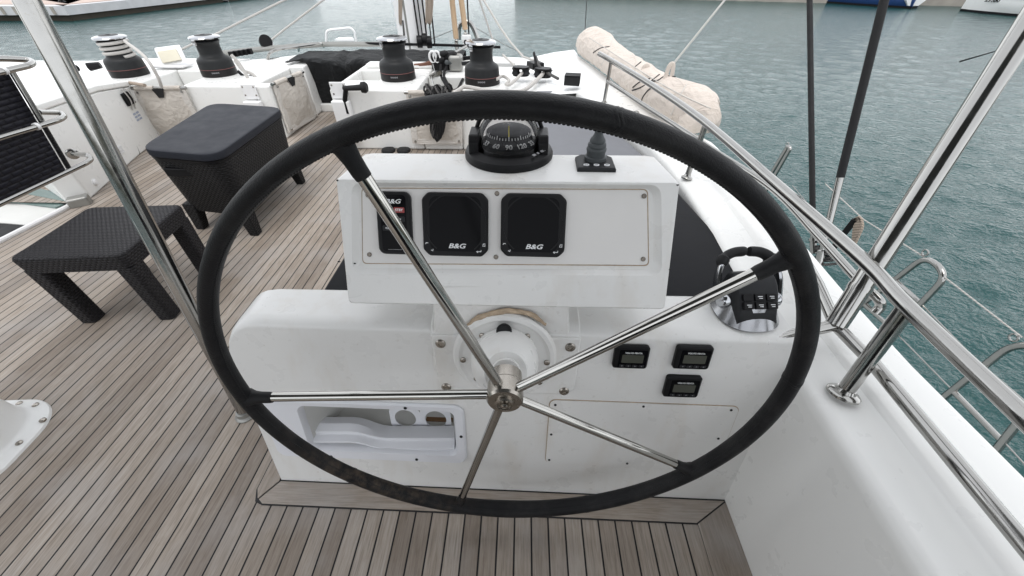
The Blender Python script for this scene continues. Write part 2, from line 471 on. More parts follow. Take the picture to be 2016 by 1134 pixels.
# inside of the storage bin
m = M(); D = .20
q = [(HX0, HZ0), (HX1, HZ0), (HX1, HZ1), (HX0, HZ1)]
outer = [(x, fy(x, z), z) for x, z in q]; inner = [(x + (.07 if x == HX0 else -.004), fy(x, z) + D, z + (.006 if z == HZ0 else -.02)) for x, z in q]
m.loft([outer, inner], False, True)
bn = m.to('storage_bin', 'bin_in', con, recalc=False)
for p_ in bn.data.polygons: p_.flip()
c4 = [fl(508, 797), fl(900, 793), fl(919, 905), fl(560, 893)]
cxm = (fl(508, 797)[0] + fl(917, 880)[0]) / 2
u0, u1 = fl(530, 797)[0] - .03, fl(917, 850)[0]; v0, v1 = fl(850, 906)[1], fl(850, 794)[1]
m = M(FM)
w, h = u1 - u0, v1 - v0; ccx, ccy = (u0 + u1) / 2, (v0 + v1) / 2
hi = FI @ V((HX1, fy(HX1, .3), .3)); lo = FI @ V((HX0, fy(HX0, .3), .3))
hb = (FI @ V((0, fy(0, HZ0), HZ0))).y; ht = (FI @ V((0, fy(0, HZ1), HZ1))).y
wi, hh = hi.x - lo.x - .004, ht - hb - .004; cix, ciy = (hi.x + lo.x) / 2, (ht + hb) / 2
def R8(w, h, r, cx, cy): return rrect(w, h, r, 6, cx, cy)
O1, O2, I1, I2 = R8(w, h, .035, ccx, ccy), R8(w - .012, h - .012, .032, ccx, ccy), R8(wi + .008, hh + .008, .03, cix, ciy), R8(wi - .006, hh - .006, .028, cix, ciy)
m.loft([[(*p_, .0005) for p_ in O1], [(*p_, .006) for p_ in O1], [(*p_, .012) for p_ in O2], [(*p_, .010) for p_ in I1], [(*p_, -.004) for p_ in I2], [(*p_, -.03) for p_ in I2]], False, False)
m.to('bin_frame', 'bin', con, recalc=True)
for px, py in ((800, 798), (909, 854), (655, 893), (822, 899)):
    m = M(FM); u, v = fl(px, py); m.lathe([(.0052, .0112), (.0052, .0135), (.003, .0145)], (u, v, 0), (0, 0, 1), 12); m.to('bin_screw', 'rubber', con)
# wavy lip tray in the bin
def wave(px): 
    s = min(1, max(0, (px - 690) / 75)); s = s * s * (3 - 2 * s); return s
def fin(px, py, dep): return FI @ (at(px, py, n=FN, p=FP0 + V((0, dep, 0))))
m = M(FM); L = []
for px in [612, 640, 670, 690, 705, 720, 735, 750, 765, 785, 820, 860, 895]:
    s = wave(px); y0, y1, y2 = 833 + 18 * s, 855 + 13 * s, 872 + 14 * s
    a, b, c_ = fin(px, y0, .050), fin(px, y1, .026), fin(px, y2, .004)
    L.append([(a.x, a.y, a.z - .03), (a.x, a.y, a.z), (b.x, b.y + .012, b.z), (b.x, b.y, b.z - .002), (c_.x, c_.y + .004, c_.z), (c_.x, c_.y - .006, c_.z - .004), (c_.x, c_.y - .012, c_.z - .06), (a.x, a.y - .06, a.z - .05)])
m.loft(L); m.to('bin_tray', 'bin', con, bev=.002, ang=18)
# two-hole cup holder
m = M(FM)
pa, pb = fin(772, 843, .09), fin(886, 806, .09)
wch, hch = max(pb.x - pa.x, .166), .098; cxh, cyh, zh = (pa.x + pb.x) / 2, (pa.y + pb.y) / 2, pa.z
for sx in (-1, 1):
    cc = (cxh + sx * wch / 4, cyh)
    C = [(cc[0] + .0385 * cos(2 * PI * (k - 3) / 24), cc[1] + .041 * sin(2 * PI * (k - 3) / 24)) for k in range(24)]
    S = []
    for k in range(24):
        a = 2 * PI * (k - 3) / 24; d = max(abs(cos(a)) / (wch / 4), abs(sin(a)) / (hch / 2)); S.append((cc[0] + cos(a) / d, cc[1] + sin(a) / d))
    m.ring(S, C, zh - .004, zh)
m.to('cup_holder', 'bin', con)
m = M(FM); pq = fin(868, 828, .14); m.box((pq.x, pq.y, pq.z), (.10, .05, .05)); m.to('bin_contents', 'brownbox', con)

# saddle plate for the wheel shaft, running over the top edge
m = M(FM)
P = [fl(848, 655), fl(866, 757), fl(876, 768), fl(1118, 772), fl(1131, 760), fl(1143, 662)]
m.prism(P, -.002, .011)
xl, xr = fr(848, 655).x, fr(1143, 662).x
m.m4 = None
L = []
for x in (xl, xr):
    pr = [V(q) for q in prof(x)[4:13]]; off = []
    for i, q in enumerate(pr):
        tdir = (pr[min(i + 1, len(pr) - 1)] - pr[max(i - 1, 0)]); nr = V((0, -tdir.z, tdir.y)).normalized()
        off.append(q + nr * .011)
    L.append([*pr[::-1], *off][:])
    L[-1] = [*off, *[q + V((0, .004, -.004)) for q in pr[::-1]]]
m.loft(L); m.to('saddle_plate', 'gel_console', con, bev=.004, ang=28)
for px, py in ((869, 672), (1122, 679), (880, 757), (1110, 765)):
    u, v = fl(px, py); m = M(FM)
    m.lathe([(.0150, .0105), (.0150, .013), (.0115, .0160), (.0065, .0164), (.006, .0135), (0.0005, .0135)], (u, v, 0), (0, 0, 1), 20)
    m.to('bolt', 'bolt', con)
# steering boss: dished flange and domed nose that carries the shaft
hub_c = V((-.0290, .492, .754)); WT = rad(2.2)
wn = V((0, -cos(WT), sin(WT))); wu = V((1, 0, 0)); wv = V((0, sin(WT), cos(WT)))
m = M(FM)
m.lathe([(.150, .0105), (.150, .016), (.143, .024), (.132, .026), (.126, .022), (.118, .020), (.085, .024)], (0, -.012, 0), (0, 0, 1), 64)
m.to('boss_flange', 'gel_console', con)
m = M(); b0 = FM @ V((0, -.012, .018)); tip = hub_c - wn * .055
ax = (tip - b0); Ln = ax.length; ax.normalize()
m.lathe([(.096, -.03), (.096, .005), (.094, .04), (.090, .08), (.082, .12), (.068, .155), (.052, .18), (.036, Ln - .03), (.034, Ln - .02)], b0, ax, 48)
m.to('boss_nose', 'gel_console', con)
nose_o, nose_ax = b0, ax
for px, py in ((951, 652), (1038, 653), (914, 699), (1076, 704), (940, 735), (1062, 742)):
    u, v = fl(px, py); m = M(FM)
    m.lathe([(.0085, .0205), (.0085, .0255), (.006, .027), (.0035, .027), (.003, .0255), (.0004, .0255)], (u, v, 0), (0, 0, 1), 16); m.to('flange_bolt', 'bolt', con)
m = M(); _pp = (V((0, 0, 1)) - nose_ax * nose_ax.z).normalized(); q = nose_o + nose_ax * .085 + _pp * .088
dq = (EYE - q).normalized() * .5 + V((0, -.3, .6)); m.lathe([(.021, -.03), (.021, .004), (.018, .0055), (.0165, .002), (.0005, .002)], q, dq, 22)
m.to('drain_plug', 'black', con)
m = M(); q = at(1041, 711, n=FN, p=FP0 + V((0, -.10, 0))); m.lathe([(.007, -.02), (.007, .004), (.004, .005)], q, (.5, -.7, .5), 14); m.to('grease_nipple', 'bolt', con)
m = M(FM)
arc = spl([(915, 645, 0), (940, 622, 0), (990, 608, 0), (1042, 612, 0), (1075, 634, 0)], 10)
pts = [(*fl(q.x, q.y), .014) for q in arc]
m.tube(pts, [.004 + .005 * math.sin(PI * i / (len(pts) - 1)) for i in range(len(pts))], 8); m.jitter(.004, 60)
m.to('dried_sealant', 'tan_seal', con)
# service hatch
P = [fl(1083, 789), fl(1446, 797), fl(1416, 926), fl(1074, 907)]
uc, vc = sum(q[0] for q in P) / 4, sum(q[1] for q in P) / 4
wq, hq = (P[1][0] - P[0][0] + P[2][0] - P[3][0]) / 2, (P[0][1] - P[3][1] + P[1][1] - P[2][1]) / 2
m = M(FM); m.prism(rrect(wq + .005, hq + .005, .022, 6, uc, vc), -.002, .0012); m.to('hatch_gap', 'tan_seal', con)
m = M(FM); m.prism(rrect(wq, hq, .020, 6, uc, vc), .001, .0045); m.to('service_hatch', 'gel_console', con, bev=.001)
for px, py in ((1093, 795), (1266, 798), (1438, 805), (1085, 853), (1413, 861), (1081, 903), (1234, 910)):
    m = M(FM); u, v = fl(px, py); m.lathe([(.0042, .004), (.0042, .0062), (.002, .0068)], (u, v, 0), (0, 0, 1), 10); m.to('hatch_screw', 'black', con)

# ------------------------------------------------------------------ engine gauges
def gauge(px4, label, arrows):
    P = [fl(*q) for q in px4]
    u, v = sum(q[0] for q in P) / 4, sum(q[1] for q in P) / 4
    w, h = .098, .083
    w = ((P[1][0] - P[0][0]) + (P[2][0] - P[3][0])) / 2; h = ((P[0][1] - P[3][1]) + (P[1][1] - P[2][1])) / 2
    f = FM @ Matrix.Translation((u, v, .0005))
    g = thing('engine_gauge', label, 'gauge', f @ V((0, -h / 2, 0)), 'engine gauges on the helm console')
    m = M(f); m.loft([[(*q, 0) for q in rrect(w, h, .009)], [(*q, .010) for q in rrect(w, h, .009)], [(*q, .014) for q in rrect(w - .008, h - .008, .007)]]); m.to('housing', 'plastic', g, ang=25)
    m = M(f); m.prism(rrect(w * .80, h * .80, .004, 3, w * .04, -h * .04), .0138, .0147); m.to('face_plate', 'screen', g)
    m = M(f); m.prism(rrect(w * .62, h * .36, .002, 3, w * .035, -h * .02), .0146, .0151); m.to('lcd_panel', 'lcd', g)
    m = M(f); m.text('VOLVO PENTA', .0072, w * .04, h * .24, .0150, 0, .0001, 1.0); m.to('maker_name', 'mark', g, weld=0)
    for k in range(4):
        m = M(f); m.prism(rrect(w * .155, h * .105, .0015, 2, w * (-.245 + .19 * k), -h * .335), .0146, .0160); m.to('key', 'plastic_g', g)
    m = M(f)
    for k, s in enumerate(arrows): m.text(s, .0075, w * (-.245 + .19 * k), -h * .335, .0163, 0, .0001, 1.0)
    m.to('key_mark', 'dimmark', g, weld=0)
    return g
gauge([(1213, 677), (1279, 678), (1271, 721), (1201, 720)], 'small black engine gauge nearest the wheel shaft, partly behind a spoke', '≡<>=')
gauge([(1332, 678), (1403, 678), (1392, 723), (1320, 721)], 'upper right black engine gauge, below the throttle levers', '≡<>=')
gauge([(1312, 736), (1381, 738), (1370, 778), (1302, 776)], 'lower right black engine gauge with four square keys, above the service hatch', '====')

# ================================================================== instrument pod
PA = rad(27)
PN = V((.012, cos(PA), -sin(PA))).normalized(); PP0 = at(685, 598, z=.78)
pz = -PN; PX = V((1, -.013, .0)).normalized()
PM = basis(at(1000, 480, n=PN, p=PP0), PX, pz.cross(PX)); PI_ = PM.inverted()
def pl(px, py):
    q = PI_ @ at(px, py, n=PN, p=PP0); return (q.x, q.y)
pod = thing('instrument_pod', 'white slanted instrument pod standing on the helm console, carrying two dark displays', 'instrument pod', (-.04, .9, .695))
bl, br, tl, tr = pl(685, 598), pl(1310, 610), pl(660, 350), pl(1340, 357)
def quad_loop(c, r, n=5):
    """rounded quad from bottom-left, bottom-right, top-right, top-left corners"""
    out = []
    for i in range(4):
        a, b, d = V((*c[i - 1], 0)), V((*c[i], 0)), V((*c[(i + 1) % 4], 0))
        s, e = b + (a - b).normalized() * r, b + (d - b).normalized() * r
        for k in range(n + 1):
            u = k / n; out.append((1 - u) ** 2 * s + 2 * u * (1 - u) * b + u * u * e)
    return out
C = [bl, br, tr, tl]
def ins(c, l, r, b, t): return [(c[0][0] + l, c[0][1] + b), (c[1][0] - r, c[1][1] + b), (c[2][0] - r, c[2][1] - t), (c[3][0] + l, c[3][1] - t)]
ri = [pl(705, 530), pl(1290, 532), pl(1289, 371), pl(702, 367)]
ro = [pl(694, 540), pl(1303, 543), pl(1302, 364), pl(692, 359)]
vt, vb = tl[1], bl[1]
def back(q, d):
    w_ = PM @ V(q); s = (q[1] - vb) / (vt - vb)
    w_ = w_ + V((0, 1, 0)) * (d * (1.0 - .32 * s)) + V((0, 0, 1)) * (.01 * (1 - s)); k = w_.x + .04
    return V((w_.x - k * .05 * s * (d > .1), w_.y, w_.z))
m = M()
front = quad_loop(C, .012); fl0 = quad_loop(ins(C, .004, .004, .004, .004), .012)
loops = [[back(q, .235) for q in quad_loop(ins(C, .012, .012, .0, .0), .02)], [back(q, .225) for q in front], [PM @ V((q.x, q.y, -.006)) for q in front], [PM @ V((q.x, q.y, 0)) for q in fl0],
         [PM @ V((q.x, q.y, 0)) for q in quad_loop(ro, .030)], [PM @ V((q.x, q.y, -.004)) for q in quad_loop([((a[0] * 3 + b[0]) / 4, (a[1] * 3 + b[1]) / 4) for a, b in zip(ro, ri)], .030)],
         [PM @ V((q.x, q.y, -.012)) for q in quad_loop(ri, .028)]]
m.loft(loops); m.to('body', 'gel_console', pod, ang=30, bev=.003, seg=3)
m = M(PM); pr = [pl(710, 521), pl(1280.5, 525.5), pl(1278.5, 372), pl(708, 369)]
m.loft([[(q.x, q.y, -.0119) for q in quad_loop(pr, .013)], [(q.x, q.y, -.0110) for q in quad_loop(pr, .013)]]); m.to('panel_seal', 'tan_seal', pod)
m = M(PM); pr = [pl(712, 519), pl(1278, 523), pl(1276, 374), pl(710, 371)]
m.loft([[(q.x, q.y, -.0118) for q in quad_loop(pr, .012)], [(q.x, q.y, -.0085) for q in quad_loop(pr, .012)]]); m.to('panel', 'panel', pod, bev=.0008)
PZ = -.0085
for px, py, r_ in ((664, 355, .0045), (1334, 364, .004), (667, 515, .0035), (698, 519, .003), (1319, 531, .003)):
    u, v = pl(px, py); m = M(PM); m.prism([(u + r_ * cos(a) * random.uniform(.5, 1.3), v + r_ * .6 * sin(a) * random.uniform(.5, 1.3)) for a in [k * PI / 4 for k in range(8)]], -.003, .0006); m.to('paint_chip', 'plastic', pod)
for px, py in ((978, 381), (976, 507), (1270, 386), (1268, 511), (725, 502), (722, 384)):
    u, v = pl(px, py); m = M(PM); m.lathe([(.0062, PZ), (.0062, PZ + .002), (.0045, PZ + .0033), (.0026, PZ + .0033), (.0022, PZ + .002), (.0003, PZ + .002)], (u, v, 0), (0, 0, 1), 14); m.to('screw', 'screw', pod)
m = M(); zz = .69
x0, x1 = -.235, .130
m.loft([[(x0 - .01, .735, zz - .02), (x1 + .015, .735, zz - .02), (x1 + .015, .90, zz - .02), (x0 - .01, .90, zz - .02)], [(x0, .775, .84), (x1, .775, .84), (x1, .9, .84), (x0, .9, .84)]])
m.to('pedestal', 'gel_console', pod, bev=.008)

def bg(m, s, u, v, z): m.text('B&G', s, u, v, z, .28, s * .022, 1.35)
# displays
def display(p4, label):
    P = [pl(*q) for q in p4]; u, v = sum(q[0] for q in P) / 4, sum(q[1] for q in P) / 4
    w = (P[1][0] - P[0][0] + P[2][0] - P[3][0]) / 2; h = (P[0][1] - P[3][1] + P[1][1] - P[2][1]) / 2
    f = PM @ Matrix.Translation((u, v, PZ + .0004))
    g = thing('display', label, 'display', f @ V((0, -h / 2, 0)), 'instrument displays in the pod')
    m = M(f); c = .016
    def oct_(w, h, c, r=.006):
        q = [(-w / 2, -h / 2 + c), (-w / 2 + c, -h / 2), (w / 2 - c, -h / 2), (w / 2, -h / 2 + c), (w / 2, h / 2 - c), (w / 2 - c, h / 2), (-w / 2 + c, h / 2), (-w / 2, h / 2 - c)]
        out = []
        for i in range(8):
            a, b, d = V((*q[i - 1], 0)), V((*q[i], 0)), V((*q[(i + 1) % 8], 0))
            s, e = b + (a - b).normalized() * r, b + (d - b).normalized() * r
            for k in range(4): t_ = k / 3; out.append((1 - t_) ** 2 * s + 2 * t_ * (1 - t_) * b + t_ * t_ * e)
        return out
    m.loft([[(q.x, q.y, 0) for q in oct_(w, h, c)], [(q.x, q.y, .009) for q in oct_(w, h, c)], [(q.x, q.y, .0125) for q in oct_(w - .006, h - .006, c)]]); m.to('housing', 'plastic', g, ang=25)
    m = M(f); m.prism(rrect(w * .78, h * .86, .02, 5, 0, h * .01), .0124, .0132); m.to('screen', 'screen', g)
    m = M(f); n = 56; a0, a1 = rad(-52), rad(232)
    for r0, r1 in ((w * .475, w * .455),):
        pts_o = [(r0 * cos(a0 + (a1 - a0) * k / n), r0 * sin(a0 + (a1 - a0) * k / n)) for k in range(n + 1)]
        pts_i = [(r1 * cos(a0 + (a1 - a0) * k / n), r1 * sin(a0 + (a1 - a0) * k / n)) for k in range(n + 1)]
        m.loft([[(*pts_i[k], .0126), (*pts_i[k], .0138), (*pts_o[k], .0138), (*pts_o[k], .0126)] for k in range(n + 1)])
    m.to('ring', 'ringdark', g)
    m = M(f); bg(m, h * .105, w * .02, -h * .335, .0136); m.to('maker_name', 'mark', g, weld=0)
    m = M(f)
    for (x, y, pts) in ((-.44, -.31, [(-.02, .0), (-.012, .02), (.02, .018)]), (-.36, -.40, [(-.018, -.005), (.008, -.02), (.014, .012)]),
                        (.36, -.415, [(.035, .025), (.035, 0), (-.035, 0), (-.012, .018), (-.035, 0), (-.012, -.018)])):
        m.tube([(w * (x + a), h * (y + b), .0131) for a, b in pts], .0011, 6)
    q = [(.42, -.33), (.43, -.29), (.455, -.285), (.455, -.33)]
    m.tube([(w * a, h * b, .0131) for a, b in q], .001, 6, closed=True)
    m.to('key_mark', 'mark', g)
    return g
display([(833, 378), (960, 380), (962, 505), (832, 503)], 'dark square display left of the middle screws of the pod')
display([(987, 380), (1113, 382), (1114, 506), (985, 505)], 'dark square display right of the middle screws, beside the blank panel')
# autopilot keypad
P = [pl(745, 376), pl(811, 378), pl(810, 501), pl(742, 499)]; u, v = sum(q[0] for q in P) / 4, sum(q[1] for q in P) / 4
w = (P[1][0] - P[0][0] + P[2][0] - P[3][0]) / 2; h = (P[0][1] - P[3][1] + P[1][1] - P[2][1]) / 2
f = PM @ Matrix.Translation((u, v, PZ + .0004))
g = thing('autopilot_keypad', 'narrow black keypad with a red standby key, behind a wheel spoke', 'keypad', f @ V((0, -h / 2, 0)))
m = M(f); m.loft([[(*q, 0) for q in rrect(w, h, .018)], [(*q, .010) for q in rrect(w, h, .018)], [(*q, .014) for q in rrect(w - .008, h - .006, .016)]]); m.to('housing', 'plastic', g, ang=25)
m = M(f); m.prism(rrect(w * .74, h * .9, .010), .0138, .0146); m.to('face_plate', 'screen', g)
m = M(f); bg(m, h * .095, 0, h * .345, .0149); m.to('maker_name', 'mark', g, weld=0)
for r, (la, lb) in enumerate((('MODE', 'STBY'), ('<1', '1>'), ('<10', '10'))):
    for sx, s in ((-1, la), (1, lb)):
        yk = h * (.215 - .145 * r)
        m = M(f); m.prism(rrect(w * .31, h * .085, .002, 2, sx * w * .175, yk), .0144, .0158); k = m.to('key', 'red' if s == 'STBY' else 'plastic_g', g, label='red standby key' if s == 'STBY' else None)
        m = M(f); m.text(s, h * .055, sx * w * .175, yk, .0161, 0, .0002); m.to('key_mark', 'mark', k, weld=0)
m = M(f); m.box((0, -h * .42, .0146), (w * .4, .0012, .001)); m.to('slot', 'dimmark', g)

# compass on the pod's top
PT = (PM @ V((*tl, 0))).z
cc = V((-.037, 1.058, PT)); 
g = thing('compass', 'black domed steering compass on top of the instrument pod', 'compass', cc)
m = M(); m.lathe([(.122, 0), (.122, .012), (.118, .020), (.112, .022), (.106, .026), (.094, .029), (.090, .016), (.0895, .012)], cc, (0, 0, 1), 56); m.to('base', 'plastic', g, ang=28)
def sph(m, c, r, a0, a1, seg=40, n=16, sx=1, sy=1):
    m.lathe([(max(r * cos(a0 + (a1 - a0) * k / n), .0004), r * sin(a0 + (a1 - a0) * k / n)) for k in range(n + 1)], c, (0, 0, 1), seg, False)
dc = cc + V((0, 0, .036))
m = M(); sph(m, dc, .088, rad(-15), rad(90)); m.to('dome', 'dome', g)
m = M(); m.lathe([(.078, -.004), (.078, .004), (.066, .010), (.058, .034), (.05, .038), (.001, .040)], dc, (0, 0, 1), 48); card = m.to('card', 'black', g)
# white graduations round the card's lower rim
m = M(); view = (EYE - dc); a00 = math.atan2(view.y, view.x)
tilt = V((0, 0, 1))
for k in range(-14, 15):
    a = a00 + k * rad(7.5); r0 = .0775 if k % 2 else .0765
    long = .010 if k % 4 == 0 else .006
    p0 = dc + V((r0 * cos(a), r0 * sin(a), .0042)); p1 = dc + V(((r0 - .012) * cos(a), (r0 - .012) * sin(a), .0105))
    d = (p1 - p0).normalized() * long
    m.tube([dc + V((.0625 * cos(a), .0625 * sin(a), .026)), dc + V(((.0625 - .32 * long) * cos(a), (.0625 - .32 * long) * sin(a), .026 + .95 * long))], .0012, 5)
for k, s in ((-2, '33'), (-1, '60'), (0, '90'), (1, '120'), (2, '33')):
    a = a00 + k * rad(27); rd = V((cos(a), sin(a), 0)); tg = V((-sin(a), cos(a), 0))
    z_ = (rd * .55 + V((0, 0, .84))).normalized()
    fm = basis(dc + rd * .0765 + V((0, 0, .0100)), tg, z_.cross(tg))
    m.text(s, .0190, 0, .004, .001, 0, .0003, 1, .0006, 'CENTER', fm)
m.to('graduation', 'cardmark', card, weld=0)
vd = V((view.x, view.y, 0)).normalized()
m = M(); m.tube([dc + vd * .060 + V((0, 0, .02)), dc + vd * .050 + V((0, 0, .060))], .0013, 6); m.to('lubber_line', 'yellow', g)
for sx in (-1, 1):
    m = M(); m.loft([[cc + V((sx * .092 + a * .014, b, c_)) for a, b in ((-1, -.05 * q), (1, -.05 * q), (1, .06 * q), (-1, .06 * q))] for c_, q in ((.018, 1), (.05, .9), (.066, .6))]); m.to('hood_arm', 'plastic', g, bev=.004)
m = M(); hp = []
for k in range(13):
    a = rad(15 + 150 * k / 12); hp.append([dc + V((cos(a) * .094, y, sin(a) * .094)) for y in (.035,)] )
m.tube([q[0] for q in hp], .006, 8); m.to('hood', 'plastic', g)
m = M(); fm = basis(cc + V((.083, -.062, .0335)), V((.62, .78, 0)), V((-.78, .62, .3)))
m.m4 = fm
for i, x in enumerate((-.024, -.008, .010, .022)): m.box((x, 0, 0), (.011 if i % 2 == 0 else .006, .007, .0012))
m.to('rim_mark', 'dimmark', g)

# joystick on the pod's top
jc = at(1170, 326, z=PT)
g = thing('thruster_joystick', 'grey rubber joystick on a black square plate beside the compass', 'joystick', jc)
m = M(); m.m4 = Matrix.Translation(jc) @ Matrix.Rotation(rad(-1), 4, 'Z')
w2 = .0495
poly = [(-w2, -.046), (w2, -.046), (w2, .030), (w2 - .014, .046), (-w2 + .014, .046), (-w2, .030)]
m.loft([[(x, y, 0) for x, y in poly], [(x, y, .010) for x, y in poly], [(x * .93, y * .93, .013) for x, y in poly]]); m.to('base_plate', 'plastic_g', g, bev=.0015)
m = M(); bo = jc + V((.002, .012, .013))
prof_ = [(.029, 0), (.029, .008), (.024, .010), (.0245, .022), (.026, .024), (.026, .030), (.0225, .033), (.024, .036), (.023, .042), (.019, .045), (.0205, .048), (.0185, .054), (.015, .058), (.011, .066), (.0095, .074), (.0115, .082), (.0165, .090), (.020, .102), (.020, .118), (.016, .128), (.006, .131)]
m.lathe(prof_, bo, (0, .02, 1), 28); m.to('stick', 'grey_rubber', g, ang=50)
for k, x in enumerate((-.026, 0, .027)):
    m = M(); m.m4 = Matrix.Translation(jc + V((x, -.028, .0125))); m.loft([[(.0075 * cos(a * PI / 8), .005 * sin(a * PI / 8), z) for a in range(16)] for z in (0, .0025)]); b = m.to('button', 'mark', g)
    m = M(); m.m4 = Matrix.Translation(jc + V((x, -.028, .0152))); m.box((0, 0, 0), (.008, .0018, .0006)); m.to('button_mark', 'plastic_g', b)

# ================================================================== throttle
tc0 = at(1462, 612, z=.697)
g = thing('throttle_control', 'chrome twin-lever throttle with a black keypad on the right end of the console', 'throttle', tc0)
TM = Matrix.Translation(tc0) @ Matrix.Rotation(rad(3), 4, 'Z')
m = M(TM)
def egg(a, b, yc, n=36, p=2.4):
    o = []
    for k in range(n):
        t_ = 2 * PI * k / n; c_, s_ = cos(t_), sin(t_)
        o.append((a * abs(c_) ** (2 / p) * (1 if c_ > 0 else -1), yc + b * abs(s_) ** (2 / p) * (1 if s_ > 0 else -1)))
    return o
m.loft([[(*q, 0) for q in egg(.088, .088, 0)], [(*q, .006) for q in egg(.090, .090, 0)], [(*q, .018) for q in egg(.084, .084, .003)], [(*q, .04) for q in egg(.074, .072, .008)], [(*q, .062) for q in egg(.066, .062, .014)]]); m.to('base', 'throttle_base', g, ang=40)
m = M(TM)
def body(m):
    n = 9; L = []
    for i in range(n):
        u = i / (n - 1); y = -.068 + .135 * u
        top = .036 + .085 * math.sin(min(1, u * 1.25) * PI / 2) - (0 if u < .8 else (u - .8) ** 2 * 1.3)
        hw = .056 + .012 * math.sin(PI * u * .8)
        L.append([(-hw, y, .01), (-hw, y, top * .55), (-hw * .93, y, top - .012), (-hw * .80, y, top - .003), (0, y, top), (hw * .80, y, top - .003), (hw * .93, y, top - .012), (hw, y, top * .55), (hw, y, .01)])
    m.loft(L); return m
body(m).to('body', 'plastic_g', g, ang=50)
kf = basis((0, -.036, .0775), (1, 0, 0), (0, .062, .052))
for r in range(2):
    for c_ in range(3):
        m = M(TM @ kf); m.prism(rrect(.028, .019, .003, 3, -.033 + .033 * c_, -.0165 + .0235 * r), -.006, .004); k = m.to('key', 'plastic', g, bev=.0006)
        if not (r == 1 and c_ == 0):
            m = M(TM @ kf)
            for j in range(2): m.box((-.033 + .033 * c_ + .001 * j, -.0145 + .0235 * r - .005 * j, .0044), (.013 - .003 * j, .0017, .0006))
            m.to('key_mark', 'mark', k)
for sx in (-1, 1):
    m = M(TM)
    m.lathe([(.024, 0), (.024, .012), (.020, .019), (.006, .020)], (sx * .066, .0, .045), (sx, 0, 0.1), 22)
    m.to('pivot', 'chrome', g)
    hx = sx
    path = spl([(sx * .082, .0, .045), (sx * .090, .030, .075), (sx * .086, .055, .105), (sx * .074, .074, .124)], 6)
    m = M(TM); m.tube(path, [.018 - .004 * i / len(path) for i in range(len(path))], 10, ry=.55, up=(0, -.6, .8)); lv = m.to('lever', 'chrome', g)
    path = spl([(sx * .078, .070, .119), (sx * .064, .086, .136), (sx * .038, .095, .146), (sx * .006, .097, .148)], 6)
    m = M(TM); m.tube(path, [.016, .018, .020, .021, .0215, .0215, .0172, .0172, .0172, .0172, .0172, .0172, .0172, .0172, .0172, .0172, .0172, .0168, .0155][:len(path)], 14, ry=.8); m.to('grip', 'rubber', lv)

# ================================================================== steering wheel
g = thing('steering_wheel', 'large five-spoke steering wheel with black stitched leather rim', 'steering wheel', hub_c - V((0, 0, .6)))
R_ = .604
N = 180; m = M(); L = []
def rimp(t_, a, k=1.0):
    er = wu * cos(t_) + wv * sin(t_)
    s = .5 + .5 * sin(t_)
    side = abs(cos(t_)); rr = (.0195 - .0035 * s) * k; ra = (.0255 - .0005 * s - .005 * side) * k
    if cos(t_) < 0: rr *= 1 - .10 * side; ra *= 1 - .08 * side
    return hub_c + er * (R_ + rr * cos(a)) + wn * ra * sin(a)
for i in range(N + 1):
    t_ = 2 * PI * i / N
    k = 1 + .012 * noise.noise(V((t_ * 9, 1, 0)))
    L.append([rimp(t_, 2 * PI * j / 20, k) for j in range(20)])
m.loft(L, False, False); rim = m.to('rim', 'leather', g, weld=1e-5)
# stitched edge on the inside of the rim
m = M(); NS = 640
for i in range(NS):
    t_ = 2 * PI * i / NS; a = PI - .55
    p0, p1 = rimp(t_ - .0028, a, 1.0), rimp(t_ + .0028, a + .10, 1.0)
    m.tube([p0, (p0 + p1) / 2 + (p0 - hub_c).normalized() * -.0004, p1], .0012, 5)
m.to('stitching', 'rubber', rim)
for px, py in ((1213, 228), (688, 938), (1150, 985), (1560, 745)):
    q = at(px, py, n=wn, p=hub_c) - hub_c; t_ = math.atan2(q.dot(wv), q.dot(wu))
    pts = [[rimp(t_ + d + .006 * sin(3 * 2 * PI * j / 20), 2 * PI * j / 20, kk) for j in range(20)] for d, kk in ((-.010, 1.0), (-.004, 1.045), (.0, 1.0), (.004, 1.045), (.010, 1.0))]
    m = M(); m.loft(pts, False, False); m.to('leather_seam', 'leather', rim)
m = M()
m.lathe([(.034, -.062), (.038, -.058), (.038, -.030), (.041, -.026), (.041, .012), (.037, .018), (.022, .019), (.022, .024), (.017, .026), (.016, .022), (.009, .022), (.009, .029), (.005, .031)], hub_c, wn, 44)
hub = m.to('hub', 'bolt', g, ang=30)
m = M(); m.lathe([(.009, .021), (.009, .030), (.0055, .032), (.0008, .031)], hub_c, wn, 6); m.to('nut', 'bolt', hub)
PHASE = 1.944
for k in range(5):
    t_ = PHASE - k * 2 * PI / 5
    er = wu * cos(t_) + wv * sin(t_)
    m = M(); m.tube([hub_c + er * r + wn * -.004 for r in (.030, .2, .4, R_ - .012)], .0112, 16); m.to('spoke', 'steel_spoke', g)
    m = M(); m.tube([hub_c + er * r + wn * -.003 for r in (R_ - .062, R_ - .055, R_ - .035, R_ - .018, R_ - .004)], [.0122, .0130, .0134, .0160, .022], 16); m.jitter(.001, 60, k); m.to('spoke_sleeve', 'leather', g)
